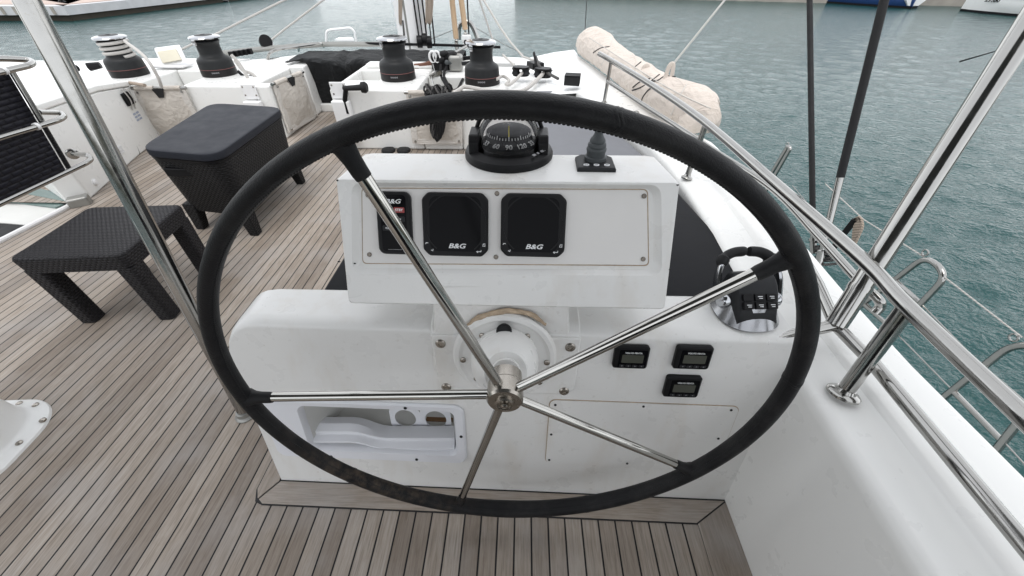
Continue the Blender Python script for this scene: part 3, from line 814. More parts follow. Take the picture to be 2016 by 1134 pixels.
# ================================================================== setting: water, deck, hull
WZ = -2.6
import numpy as np
def sea():
    rng = np.random.default_rng(11)
    ang = np.concatenate([np.radians(np.arange(-72, 72, .18)), np.radians(np.arange(72, 288, 3.0))])
    rr = 2.2 * np.exp(np.arange(0, 860) * .0058); rr = np.concatenate([[.3], rr, [900.0]])
    A, Rr = np.meshgrid(ang, rr); X, Y = np.sin(A) * Rr, np.cos(A) * Rr
    Z = np.zeros_like(X); gust = .72 + .28 * np.sin(X * .11 + .05 * Y + 1.0) * np.sin(Y * .09 - .04 * X) + .2 * np.sin(X * .31 - Y * .23)
    for i in range(54):
        lam = .15 * (1.7 / .15) ** (rng.random() ** 1.15); k = 2 * math.pi / lam; th = rng.normal(0.3, .80)
        att = np.exp(-(k * Rr * .0058 * .55) ** 2); s = .030 * rng.uniform(.5, 1.3)
        ph = k * (X * math.sin(th) + Y * math.cos(th)) + rng.uniform(0, 6.28) + .6 * np.sin(X * .7 + i) * np.sin(Y * .6)
        w = np.sin(ph); Z += (s / k) * att * (w + .18 * np.cos(2 * ph))
    Z = Z * gust; Z[-1] = 0
    na, nr = len(ang), len(rr)
    co = np.stack([X, Y, Z], -1).reshape(-1, 3).astype(np.float32)
    i0 = (np.arange(nr - 1)[:, None] * na + np.arange(na)[None, :]); j = np.roll(np.arange(na), -1)[None, :] + np.arange(nr - 1)[:, None] * na
    q = np.stack([i0, i0 + na, j + na, j], -1).reshape(-1, 4)
    me = bpy.data.meshes.new('water'); n = len(q)
    me.vertices.add(len(co)); me.vertices.foreach_set('co', co.ravel())
    me.loops.add(n * 4); me.loops.foreach_set('vertex_index', q.astype(np.int32).ravel())
    me.polygons.add(n); me.polygons.foreach_set('loop_start', np.arange(0, n * 4, 4, dtype=np.int32))
    me.update(calc_edges=True); me.shade_smooth(); me.materials.append(MAT['water'])
    o = bpy.data.objects.new('water', me); COL.objects.link(o); o.location = (0, 0, WZ); WL[o] = V((0, 0, WZ)); return struct(o)
sea()

m = M(); m.face([(-3.60, -3, 0), (.80, -3, 0), (.80, 4.2, 0), (-1.7, 4.2, 0), (-1.7, 5.06, 0), (-2.56, 5.06, 0), (-2.56, 4.2, 0), (-4.6, 4.2, 0), (-4.6, 2.67, 0), (-3.60, 2.67, 0)]); struct(m.to('teak_deck', 'teak', org=(0, 0, 0)))
# margin boards round the console, black caulk under them
mL, mR = at(513, 986, z=0), at(1403, 1027, z=0)
def marg(pts, mat):
    c = V((sum(p[0] for p in pts) / len(pts), sum(p[1] for p in pts) / len(pts), 0))
    m = M(); m.loft([[(p[0], p[1], .0005) for p in pts], [(p[0], p[1], .006) for p in pts]]); o = struct(m.to('deck_margin', mat, bev=.0008, org=(0, 0, 0))); return o
m = M()
m.loft([[(x, y, z) for x, y in ((-.962, .56), (-.945, .520), (-.915, .509), (.634, .488), (.6335, -3), (.79, -3), (.79, .60), (-.86, .625), (-.86, .98), (-.962, .98))] for z in (.0004, .003)]); struct(m.to('deck_caulk', 'caulk', org=(0, 0, 0)))
marg([(-.934, .527), (-.915, .5135), (.631, .4925), (.754, .566), (-.884, .592)], 'teak_x')
marg([(.634, .489), (.6375, -3), (.757, -3), (.757, .5625)], 'teak_y')
marg([(-.9575, .562), (-.940, .530), (-.892, .592), (-.892, .98), (-.9575, .98)], 'teak_y')

# starboard side deck: one moulded sheet from inner edge to gunwale, following the boat's side
outer = [(2300, 1200), (2016, 935), (1850, 775), (1680, 592), (1575, 470), (1490, 368), (1420, 292), (1352, 248), (1292, 226), (1250, 190), (1200, 150), (1165, 124), (1140, 108)]
OP = [at(px, py, z=.625) for px, py in outer]
OP[0] = V((1.15, -1.2, .625)); OP = [V((1.16, -3, .625))] + OP
def ox(y):
    for a, b in zip(OP, OP[1:]):
        if a.y <= y <= b.y: return a.x + (b.x - a.x) * (y - a.y) / (b.y - a.y)
    return OP[-1].x
ys = [-3, -1.2, -.3, .1, .4, .7, 1.0, 1.4, 1.8, 2.1, 2.4, 2.8, 3.2, 3.6]
def inx(y):           # inner top edge of the coaming
    k = [(-3, .785), (.1, .785), (.6, .790), (.95, .800), (1.0, .80), (1.25, .822), (1.6, .838), (1.95, .838), (2.3, .815), (2.8, .72), (3.4, .52), (3.7, .45)]
    for a, b in zip(k, k[1:]):
        if a[0] <= y <= b[0]: return a[1] + (b[1] - a[1]) * (y - a[0]) / (b[0] - a[0])
    return k[-1][1]
m = M(); L = []
for y in ys:
    o = ox(y); i = inx(y); w = o - i
    f = 1 if y < 1.9 else max(0, 1 - (y - 1.9) / .9)
    L.append([(.757 if y < .9 else i - .02, y, -.02), (i - .018, y, .585), (i - .014, y, .606), (i - .004, y, .619), (i + .014, y, .624), (i + w * .36, y, .628), (i + w * .40, y, .628 + .012 * f), (i + w * .50, y, .628 + .016 * f), (o - .03, y, .632), (o - .008, y, .626), (o, y, .60), (o + .03, y, .1), (o + .05, y, -.8), (o - .3, y, WZ - .2)])
m.loft(L, True, False, False); sd_ = struct(m.to('side_deck', 'gel_clean', org=(0, 0, 0), ang=40))

# cabin roof ahead of the cockpit
ring = [(1140, 108), (1080, 102), (1000, 98), (900, 95), (830, 92), (760, 88), (700, 87), (640, 89), (560, 98), (430, 113), (300, 128), (160, 150), (60, 172), (-60, 196)]
RP = [at(px, py, z=.56) for px, py in ring]
RP[0].z = .6
plan = [(q.x, q.y) for q in RP]
m = M()
poly = [(OP[-1].x, OP[-1].y), *plan[1:], (plan[-1][0], 4.11), (-3.95, 4.11)]
# fore part as a lofted sheet between the cockpit's front and the outer edge
def far(x):
    P = sorted(plan + [(OP[-1].x, OP[-1].y)])
    for a, b in zip(P, P[1:]):
        if a[0] <= x <= b[0]: return a[1] + (b[1] - a[1]) * (x - a[0]) / (b[0] - a[0])
    return P[0][1] if x < P[0][0] else P[-1][1]
def slab(name, x0, x1, y0, z0, z1f, mat='gel_clean', n=8, y1=None, bev=.02):
    m = M(); L = []
    for i in range(n + 1):
        x = x0 + (x1 - x0) * i / n; yf = (far(x) if y1 is None else y1)
        L.append([(x, y0, z0), (x, y0, z1f), (x, (y0 + yf) / 2, z1f + .02), (x, yf - .12, z1f + .02), (x, yf, z1f - .03), (x, yf + .25, -1.0), (x, yf + .1, WZ - .2), (x, y0 + .4, WZ - .2)])
    m.loft(L); return struct(m.to(name, mat, org=(0, 0, 0), bev=bev, ang=40))
slab('fore_deck', -7.5, .60, 5.42, .0, .48, n=26, bev=0)
# starboard deck between the cockpit wall and the gunwale, ahead of the side deck
m = M(); L = []
yy = [3.30, 3.6, 3.85, 4.3, 4.8, 5.1, 5.44]
for y in yy:
    o = ox(y); i = -.10 if y > 3.84 else inx(y)
    L.append([(i, y, .50 if y > 3.84 else .6), (i + .15, y, .535 if y > 3.84 else .612), (o - .25, y, .60), (o - .03, y, .625), (o, y, .60), (o + .03, y, .1), (o, y, WZ - .2)])
m.loft(L, False, False, False); struct(m.to('fore_side_deck', 'deckwhite', org=(0, 0, 0), ang=40))

# ------------------------------------------------------------------ cockpit front: moulded winch plinths
def plinth(name, label, boxes, mat='gel_clean', bev=.018):
    """boxes: x0,x1,y0,y1,z0,z1 butted end to end"""
    m = M()
    for b in boxes: m.box(((b[0] + b[1]) / 2, (b[2] + b[3]) / 2, (b[4] + b[5]) / 2), (b[1] - b[0], b[3] - b[2], b[5] - b[4]))
    o = m.to(name, mat, bev=bev, seg=3, weld=0); return tag(o, label, 'winch plinth', 'moulded winch plinths at the front of the cockpit')
# port plinth: w1 on the left, rope bin, w2, inboard rope bin
plinth('winch_plinth', 'white moulded plinth under the two left winches, behind the wicker chest',
       [(-5.2, -3.90, 4.12, 5.40, 0, .52), (-3.895, -3.40, 4.75, 5.40, 0, .52), (-3.895, -3.40, 4.12, 4.745, 0, .22), (-3.395, -2.70, 4.12, 5.40, 0, .515), (-2.695, -2.53, 4.12, 4.25, 0, .515), (-2.695, -2.53, 4.92, 5.40, 0, .53), (-2.695, -2.535, 4.255, 4.915, 0, .10)])
plinth('winch_plinth', 'white moulded plinth under the two right winches, behind the wheel rim',
       [(-1.80, -.99, 3.85, 4.20, 0, .555), (-1.80, -1.765, 4.205, 4.66, 0, .555), (-1.44, -.99, 4.205, 4.66, 0, .555), (-1.76, -1.445, 4.205, 4.66, 0, .25), (-1.80, -.99, 4.665, 4.90, 0, .555),
        (-.985, -.60, 4.40, 4.90, 0, .55), (-.985, -.60, 3.85, 4.395, 0, .12), (-.595, .20, 3.85, 4.90, 0, .545), (.205, .60, 3.85, 4.4, 0, .56)])
m = M(); m.box((-1.33, 4.79, .575), (.80, .17, .045)); tag(m.to('bin_coaming', 'gel_clean', bev=.02, seg=3, weld=0), 'low white moulded coaming beside the black cover, ahead of the third winch', 'coaming')
m = M(); m.box((-2.13, 5.08, .045), (.80, .06, .09)); m.box((-2.13, 5.25, -.02), (.80, .27, .03)); tag(m.to('door_sill', 'gel_clean', bev=.01, weld=0), 'low white step at the end of the teak passage between the plinths', 'sill')

# port locker beside the chest
A, B, C_ = V((-3.50, 2.752, 0)), V((-3.785, 3.63, 0)), V((-3.905, 4.112, 0))
lk = thing('side_locker', 'white cockpit locker left of the wicker chest, with a switch and a vent', 'locker', (-4.1, 3.4, 0))
m = M()
T_ = [(A.x, A.y, .688), (B.x, B.y, .63), (C_.x, C_.y, .56), (-5.4, 4.112, .60), (-5.3, 3.30, .66), (-4.45, 3.16, .68), (-3.62, 2.664, .69)]
m.loft([[(x, y, 0) for x, y, z in T_], [(x, y, z - .055) for x, y, z in T_]]); m.to('body', 'gel_clean', lk, bev=.012, seg=3)
m = M(); cen = V((-4.4, 3.2, 0)); 
m.loft([[(x + (x > -4.0) * .014, y - .004, z - .050) for x, y, z in T_], [(x + (x > -4.0) * .012, y, z) for x, y, z in T_]]); m.to('lid', 'gel_clean', lk, bev=.012, seg=3)
# frame of the locker's inboard wall
def wallf(a, b):
    d = (b - a).normalized(); n_ = V((-d.y, d.x, 0)) * -1
    if n_.x < 0: n_ = -n_
    return d, n_
d1, n1 = wallf(A, B); d2, n2 = wallf(B, C_)
def onw(px, py, a, n): return at(px, py, n=n, p=a + n * .001)
m = M(); s0, s1 = onw(219, 166, B, n1), onw(276, 304, B, n1); m.tube([s0 + n1 * -.002, s1 + n1 * -.002], .005, 6); m.to('door_seam', 'plastic_g', lk)
fw = basis(onw(236, 296, A, n1), d1, (0, 0, 1))
m = M(fw)
for i in range(6): m.box((0, .028 - .011 * i, .003), (.10, .005, .006))
m.to('vent', 'white_p', lk)
fw = basis(onw(250, 194, B, n2), d2, (0, 0, 1)); fw = basis(onw(250, 194, B, n2), (d2.x, d2.y, 0), (0, 0, 1))
m = M(fw); m.box((0, 0, .012), (.13, .11, .024)); sw = m.to('winch_switch', 'plastic', lk, bev=.006)
m = M(fw)
for k in (-.028, .028): m.tube(spl([(k, .085, .01), (k, .05, .03), (k + .008, -.02, .032), (k, -.075, .012), (k - .004, -.10, .008)], 5), .006, 7)
m.to('switch_cord', 'rope_w', sw)
m = M(fw)
for i in range(2):
    for j in range(3): m.box((-.03 + .055 * i, -.135 - .028 * j, .002), (.042, .016, .003))
m.to('label_plate', 'palemark', lk)
m = M(); q = at(186, 359, n=n1, p=A); m.lathe([(.026, 0), (.026, .008), (.018, .016), (.001, .018)], q, n1, 20); m.to('drain_cap', 'white_p', lk)

# ------------------------------------------------------------------ winches
def make_winch(label, loc):
    w = thing('winch', label, 'winch', loc, 'deck winches'); o = V(loc); m = M()
    m.lathe([(.170, 0.0000), (.170, 0.0152), (.168, 0.0646)], o, (0, 0, 1), 48); m.to('base', 'winch_low', w)
    m = M(); m.lathe([(.1685, 0.0650), (.1700, 0.0673), (.1685, 0.0695)], o, (0, 0, 1), 48, False); m.to('trim_line', 'redline', w)
    m = M(); m.lathe([(.168, 0.0699), (.163, 0.1292), (.158, 0.1482), (.145, 0.1611), (.122, 0.1733), (.112, 0.1862), (.107, 0.2052), (.107, 0.2584), (.111, 0.2850), (.122, 0.3025), (.128, 0.3078), (.122, 0.3131), (.112, 0.3162)], o, (0, 0, 1), 48); m.to('drum', 'winch', w)
    m = M(); m.lathe([(.108, 0.3162), (.116, 0.3192), (.120, 0.3253), (.118, 0.3314)], o, (0, 0, 1), 48); m.to('self_tailer', 'plastic', w)
    m = M(); m.lathe([(.130, 0.3283), (.144, 0.3314), (.145, 0.3390), (.138, 0.3481), (.108, 0.3557), (.085, 0.3587), (.083, 0.3557)], o, (0, 0, 1), 48)
    m.to('cap', 'chrome', w)
    m = M(); m.lathe([(.084, 0.3542), (.078, 0.3610), (.04, 0.3648), (.024, 0.3648), (.022, 0.3587), (.001, 0.3587)], o, (0, 0, 1), 32); m.to('top_plate', 'plastic', w)
    m = M(); a = rad(232)
    f = basis(o + V((cos(a) * .125, sin(a) * .125, .340)), (-sin(a), cos(a), 0), (0, 0, 1))
    m.m4 = f; m.loft([[(-.030, .012, .004), (.030, .012, .004), (.030, .012, -.02), (-.030, .012, -.02)], [(-.024, -.02, .016), (.024, -.02, .016), (.024, -.02, -.004), (-.024, -.02, -.004)], [(-.018, -.062, .012), (.018, -.062, .012), (.018, -.062, -.006), (-.018, -.062, -.006)]]); m.to('feeder_arm', 'chrome', w, bev=.006, seg=3)
    m = M()
    for k in range(7):
        a = rad(262 + 3.4 * k); m.box(o + V((cos(a) * .170, sin(a) * .170, .042)), (.006, .004, .010 if k % 2 else .014), Matrix.Rotation(a + PI / 2, 4, 'Z'))
    m.to('maker_mark', 'dimmark', w)
    return w
wp = [at(258, 147, z=.522), at(434, 146, z=.517), at(785, 154, z=.557), at(950, 163, z=.547)]
w3 = make_winch('black winch third from the left, ahead of the winch handle', wp[2])
dup(w3, wp[3], 'black winch farthest right, ahead of the compass with a white rope round its foot')
dup(w3, wp[1], 'black winch second from the left, right of the white tilted panel', (0, 0, rad(20)))
w1 = dup(w3, wp[0], 'black winch farthest left, wound with white rope', (0, 0, rad(150)))
wind = []
for i in range(78):
    a = i / 24 * 2 * PI; z = .176 + .138 * i / 78; r = .116 + (.012 if i > 66 else 0) + (.008 if i < 10 else 0)
    wind.append(wp[0] + V((cos(a - .6) * r, sin(a - .6) * r, z)))
tail = [wp[0] + V((.155, -.02, .31)), at(285, 112, y=4.05), at(310, 150, y=4.0), at(318, 172, y=4.02)]
m = M(); m.tube(wind + spl(tail, 6), .0150, 8); tag(m.to('winch_rope', 'rope_w'), 'white rope wound on the left winch and led down into the canvas pocket', 'rope')

# ------------------------------------------------------------------ white tilted panel
a, b, c, d = at(303, 96, y=4.95), at(351, 90, y=4.95), at(367, 124, y=4.82), at(318, 131, y=4.82)
pn = thing('tilted_panel', 'white tilted panel with a cream pad between the two left winches', 'panel', (a + b + c + d) / 4 - V((0, 0, .1)))
m = M(); vv = V((0, .03, .008)); m.ext([a, b, c, d], vv); m.to('panel', 'white_p', pn, bev=.006)
def lerp2(u, v): return (a * (1 - u) + b * u) * (1 - v) + (d * (1 - u) + c * u) * v
m = M(); m.ext([lerp2(u, v) - V((0, .004, 0)) for u, v in ((.13, .18), (.88, .16), (.90, .80), (.16, .84))], (0, -.022, .004)); m.to('pad', 'cream', pn, bev=.006)
m = M(); e1, e2 = at(318, 133, z=.535), at(372, 126, z=.535); m.box((e1 + e2) / 2 + V((0, -.02, .01)), ((e2 - e1).length + .08, .22, .02)); m.to('foot', 'white_p', pn, bev=.006)

# ------------------------------------------------------------------ canvas rope pockets
def pocket(label, q4, nrm, tilt=0.0):
    a, b, c, d = [V(q) for q in q4]          # top-left, top-right, bottom-right, bottom-left
    nrm = V(nrm)
    p = thing('rope_pocket', label, 'rope pocket', (a + b) / 2, 'canvas rope pockets')
    m = M(); n = 12; L = []
    def S(u, v): return (a * (1 - u) + b * u) * (1 - v) + (d * (1 - u) + c * u) * v
    for j in range(n + 1):
        L.append([S(i / n, j / n) + nrm * (.012 + .035 * sin(PI * i / n) * sin(PI * j / n) ** .7 + .012 * noise.noise(V((i * .5, j * .35, a.x * 3)))) for i in range(n + 1)])
    back = [[q - nrm * .006 for q in r] for r in L]
    rows = [[m.v(q) for q in r] for r in L]; rb = [[m.v(q) for q in r] for r in back]
    for R in (rows, rb):
        for r1, r2 in zip(R, R[1:]):
            for i in range(n):
                if R is rows or True:
                    fce = (r1[i], r1[i + 1], r2[i + 1], r2[i]); m.bm.faces.new(fce)
    m.to('canvas', 'pocket', p, recalc=False)
    m = M()
    for u0, u1, v0, v1 in ((-.02, .10, 0, 1), (.90, 1.02, 0, 1), (.1, .9, .90, 1.02)):
        k = 8; 
        fL = [[S(u0 + (u1 - u0) * s, v0 + (v1 - v0) * j / k) + nrm * (.022 + .006 * noise.noise(V((j * .9, s * 3, a.y)))) for s in (0, .5, 1)] for j in range(k + 1)]
        m.loft([[*r, r[2] - nrm * .02, r[0] - nrm * .02] for r in fL])
    m.to('border', 'pocket_edge', p)
    m = M()
    t0, t1, tm = S(.02, -.01), S(.40, -.01), 0
    hem = [[S(u, -.005) + nrm * .012 + (nrm * cos(t_) + V((0, 0, 1)) * sin(t_)) * .022 for t_ in [2 * PI * i / 10 for i in range(10)]] for u in (.03, .40)]
    m.loft(hem); m.to('hem', 'pocket', p); m = M()
    hem = [[S(u, -.005) + nrm * .012 + (nrm * cos(t_) + V((0, 0, 1)) * sin(t_)) * .022 for t_ in [2 * PI * i / 10 for i in range(10)]] for u in (.62, .95)]
    m.loft(hem); m.to('hem', 'pocket', p)
    m = M(); m.tube([S(-.05, -.005) + nrm * .012, S(1.05, -.005) + nrm * .012], .016, 12); m.to('rod', 'steel', p)
    m = M()
    ce = [S(.39, 0), S(.63, 0), S(.56, .16), S(.46, .16)]; m.ext([q + nrm * .036 for q in ce], nrm * .004); m.to('hand_hole', 'black', p)
    for u, v in ((.05, .06), (.95, .06), (.05, .95), (.95, .95)): m = M(); m.lathe([(.012, 0), (.010, .006), (.001, .008)], S(u, v) + nrm * .027, nrm, 12); m.to('snap', 'steel', p)
pocket('cream canvas rope pocket between the two left winches, behind the wicker chest', [at(266, 174, y=4.10), at(363, 173, y=4.10), at(405, 262, y=4.10), at(318, 283, y=4.10)], (0, -1, 0))
pocket('cream canvas rope pocket facing the teak passage, right of the wicker chest', [at(536, 166, x=-2.52), at(592, 143, x=-2.52), at(622, 228, x=-2.52), at(568, 260, x=-2.52)], (1, 0, 0))
pocket('cream canvas rope pocket ahead of the compass, with a coiled rope hung over it', [at(802, 182, y=3.83), at(908, 182, y=3.83), at(909, 281, y=3.83), at(815, 281, y=3.83)], (0, -1, 0))
pocket('small cream canvas pocket seen edge-on beside the black cover', [at(690, 158, x=-1.82), at(716, 142, x=-1.82), at(716, 160, x=-1.82), at(692, 176, x=-1.82)], (1, 0, 0))

# ------------------------------------------------------------------ winch-handle pockets and handle
def hpocket(label, px, py):
    o = at(px, py, y=3.845 if px > 600 else 4.115)
    p = thing('handle_pocket', label, 'handle pocket', o, 'winch handle pockets')
    m = M(Matrix.Translation(o)); w = .085
    m.loft([[(-w, 0, -.42), (w, 0, -.42), (w, -.055, -.42), (-w, -.055, -.42)], [(-w, 0, -.03), (w, 0, -.03), (w, -.065, -.03), (-w, -.065, -.03)]]); m.to('holder', 'white_p', p, bev=.012, seg=3)
    m = M(Matrix.Translation(o)); m.box((0, -.006, .05), (.15, .012, .14)); m.to('back_plate', 'white_p', p, bev=.006)
    for sx in (-.055, .055):
        for z in (.02, .095): m = M(Matrix.Translation(o)); m.lathe([(.009, 0), (.007, .004), (.001, .005)], (sx, -.012, z), (0, -1, 0), 10); m.to('screw', 'bolt', p)
hpocket('empty white winch-handle pocket on the plinth behind the wicker chest', 497, 191)
hpocket('white winch-handle pocket holding the black winch handle', 671, 189)
o = at(679, 187, y=3.80)
h_ = thing('winch_crank', 'black winch handle standing in its pocket at the corner of the right plinth', 'winch handle', o)
m = M(); a_, b_ = at(679, 196, y=3.80), at(681, 174, y=3.80); m.tube([a_ - V((0, 0, .12)), a_, b_], .022, 10); m.to('arm', 'plastic', h_)
m = M(); e_ = at(712, 172, y=3.76); m.tube([b_ - V((.02, 0, 0)), b_ + (e_ - b_) * .5, e_], [.022, .024, .026], 14); m.tube([e_, e_ + V((.03, 0, 0)), e_ + V((.05, 0, 0))], [.045, .048, .034], 16); m.to('grip', 'rubber', h_)
from mathutils.bvhtree import BVHTree
# ================================================================== grey sun pad between console and coaming
pz_ = .605
def pad(pts, name, mat, label, z0, z1):
    m = M(); m.loft([[(x, y, z0) for x, y in pts], [(x, y, z1) for x, y in pts]]); o = m.to(name, mat, bev=.018, seg=3); return tag(o, label, 'cushion')
e_ = [at(*q, z=pz_) for q in ((1500, 585), (1448, 511), (1412, 460), (1341, 382), (1310, 350))]
pad([(-.70, .955), (-.69, 1.95), (e_[4].x, e_[4].y), (e_[3].x, e_[3].y), (e_[2].x, e_[2].y), (e_[1].x, e_[1].y), (e_[0].x, .955)], 'bench_cushion', 'matgrey', 'charcoal fabric cushion lying behind the console, between pod and coaming', .30, pz_)
pz_ = .56; q1, q2, q3 = at(1278, 316, z=pz_), at(1238, 280, z=pz_), at(1112, 184, z=pz_)
pad([(.11, 1.96), (.11, 3.83), (.36, 3.84), (q3.x + .02, q3.y - .15), (.60, 2.95), (q2.x, q2.y), (q1.x, q1.y), (.80, 2.02)], 'sun_cushion', 'mat_sky_sheen', 'fabric cushion lightened with painted sky sheen ahead of the joystick, in front of the right plinth', .30, pz_ + .002)
m = M(); m.loft([[(x, y, z) for x, y in ((-.72, 1.0), (-.72, 1.9), (.14, 1.9), (.14, 3.8), (.5, 3.8), (.70, 1.0))] for z in (0, .295)]); tag(m.to('cushion_plinth', 'gel', bev=.01), 'white moulded plinth carrying the charcoal and sheen-lightened cushions', 'plinth')

# ================================================================== guard rail on the starboard coaming
gr = thing('guard_rail', 'polished steel guard rail along the white side deck right of the wheel', 'guard rail', (.87, 1.2, .63))
s3b, s2b, s1b = at(1660, 775, z=.634), at(1352, 350, z=.632), at(1189, 203, z=.62)
top = [at(1180, 106, z=.92), at(1203, 119, z=.915), at(1290, 172, z=.905), at(1388, 241, z=.895), at(1545, 377, z=.89), at(1700, 513, z=.89), at(1785, 603, z=.89), at(2016, 822, z=.89)]
e = top[-1] + (top[-1] - top[-2]).normalized() * 1.6
top = spl(top, 8) + [e]
m = M(); m.tube(top, .0178, 16); m.to('top_rail', 'steel', gr)
mid = [at(1196, 160, z=.785), at(1310, 234, z=.785), at(1412, 300, z=.785), at(1520, 371, z=.785), at(1610, 464, z=.785), at(1690, 552, z=.785), at(1728, 588, z=.775), at(1733, 603, z=.755), at(1722, 616, z=.735)]
m = M(); m.tube(spl(mid, 8), .0125, 12); m.to('mid_rail', 'steel', gr)
low = [at(1560, 470, z=.71), at(1610, 560, z=.705), at(1645, 640, z=.70), at(1716, 712, z=.70), at(2016, 1072, z=.70)]
low.append(low[-1] + (low[-1] - low[-2]).normalized() * 1.4)
m = M(); m.tube(low, .0165, 14); m.to('low_rail', 'steel', gr)
m = M(); m.tube([V((.70, .748, .668)), at(1645, 640, z=.703)], .0165, 14); m.to('tie_rail', 'steel', gr)
for b, tp, r in ((s3b, at(1785, 606, z=.885), .0185), (s2b, at(1390, 243, z=.89), .0135), (s1b, at(1203, 121, z=.912), .0125)):
    m = M(); m.tube([b, (b + tp) / 2, tp], r, 14); st = m.to('stanchion', 'steel', gr)
    m = M(); k = r / .0185; m.lathe([(.038 * k, -.003), (.038 * k, .003), (.034 * k, .007), (.024 * k, .010), (.0205 * k, .018)], b, (tp - b), 24); m.to('flange', 'steel', st)
ey = at(1250, 232, z=.63); m = M(); m.tube([ey + V((.022 * cos(a * PI / 8) , 0, .022 + .022 * sin(a * PI / 8))) for a in range(16)], .005, 6, closed=True); m.to('pad_eye', 'steel', gr)

# bimini posts and the roof they carry
base = at(485, 816, z=0); up = EYE + .93 * (RW @ V(((52 - 1008) / F, -567 / F, 1))); d = (up - base); hi_ = base + d * (2.2 / d.z)
bp = thing('awning_post', 'polished steel awning post standing left of the wheel, in front of the rattan table', 'awning post', base, 'awning posts')
m = M(); m.tube(fillet([base, hi_, V((hi_.x + .02, -.3, 2.44))], .12), .0265, 24); m.to('tube', 'steel', bp)
m = M(); m.lathe([(.042, 0), (.042, .005), (.038, .010), (.033, .014), (.0295, .03)], base, (0, 0, 1), 28); m.to('foot', 'alu', bp)
base = at(1646, 640, z=.705); up = EYE + .90 * (RW @ V(((1992 - 1008) / F, (100 - 567) / F, 1))); d = (up - base); hi2 = base + d * ((2.2 - base.z) / d.z)
bp = thing('awning_post', 'polished steel awning post rising from the guard rail right of the wheel', 'awning post', base, 'awning posts')
m = M(); m.tube(fillet([base, hi2, V((.85, -.3, 2.44))], .12), .0265, 24); m.to('tube', 'steel', bp)
q = base + d * .16; m = M(); m.tube([q - d * .01, q + d * .01], .0285, 20); m.to('collar', 'steel', bp)

# unseen roof on those two posts, its extent set for shade and reflections
m = M(); rp_ = [(-2.8, -1.45), (1.12, -1.45), (1.12, .55), (.95, .80), (-2.2, .80), (-2.8, .50)]
m.loft([[(x, y, 2.45) for x, y in rp_], [(x, y, 2.51) for x, y in rp_]]); tag(m.to('shade_awning', 'roof', bev=.02, org=(-.8, -.6, 2.45)), 'unseen grey awning roof above the helm, its extent set for shade', 'awning')

hs_ = thing('shade_bench', 'unseen dark cushioned seat added behind the helmsman to shade console and coaming', 'helm seat', (.05, -.85, 0))  # unseen seat, added to hold low sky light off console and coaming
m = M(); m.box((.14, -.75, .24), (1.20, .50, .48)); m.to('base', 'gel', hs_, bev=.04, seg=3)
m = M(); m.box((.14, -.73, .53), (1.18, .50, .095)); m.to('cushion', 'matgrey', hs_, bev=.03, seg=3)
m = M(); m.box((.14, -.98, .88), (1.18, .10, .60)); m.to('backrest', 'matgrey', hs_, bev=.035, seg=3)

# ================================================================== outboard guard hoops and lifelines
HXP = 1.75
def hoop(label, pts, bars):
    P = [at(*q, x=HXP) for q in pts]
    h = thing('rail_hoop', label, 'guard hoop', V((HXP, sum(q.y for q in P) / len(P), min(q.z for q in P))), 'outboard guard hoops')
    m = M(); m.tube(fillet(P, .07), .0125, 12); m.to('hoop', 'steel', h)
    for a, b in bars:
        m = M(); m.tube([at(*a, x=HXP), at(*b, x=HXP)], .0105, 10); m.to('cross_bar', 'steel', h)
    m = M(); q = P[1]; m.tube([q + V((0, .013 * cos(k * PI / 6) + .012, .006 + .013 * sin(k * PI / 6))) for k in range(12)], .0035, 6, closed=True); m.to('eyelet', 'steel', h)
hoop('thin steel gate hoop outside the hull, behind the right awning post', [(1580, 690), (1824, 503), (1866, 542), (1690, 728)], [((1757, 548), (1813, 598)), ((1690, 590), (1757, 648))])
hoop('thin steel gate hoop outside the hull at the right edge, below the guard rail', [(1820, 812), (1999, 672), (2110, 700), (1950, 900)], [((1938, 728), (2040, 815)), ((1878, 772), (1972, 868))])
hoop('thin steel stanchion hoop outboard of the black shrouds', [(1500, 372), (1551, 288), (1556, 292), (1508, 376)], [])
m = M()
def wire(m, *pp, r=.0032, x=HXP): m.tube([at(*q, x=x) for q in pp], r, 6)
wire(m, (1860, 546), (2012, 664)); o = tag(m.to('lifeline', 'rope_w'), 'upper white lifeline between the two gate hoops', 'lifeline', 'lifelines outside the hull')
m = M(); wire(m, (1815, 600), (1935, 722)); tag(m.to('lifeline', 'steel'), 'middle wire lifeline between the two gate hoops', 'lifeline', 'lifelines outside the hull')
m = M(); wire(m, (1700, 590), (1875, 768)); tag(m.to('lifeline', 'steel'), 'lower wire lifeline seen under the guard rail', 'lifeline', 'lifelines outside the hull')
m = M(); wire(m, (1975, 868), (2060, 960)); tag(m.to('lifeline', 'steel'), 'wire lifeline aft of the hoop at the right edge', 'lifeline', 'lifelines outside the hull')
m = M(); wire(m, (1625, 362), (1700, 432), (1818, 505)); tag(m.to('lifeline', 'rope_w'), 'thin lifeline leading forward from the top of the gate hoop past the shrouds', 'lifeline', 'lifelines outside the hull')
m = M(); wire(m, (1560, 365), (1640, 460), (1755, 548), r=.0026); tag(m.to('lifeline', 'steel'), 'thin middle lifeline running forward behind the guard rail', 'lifeline', 'lifelines outside the hull')

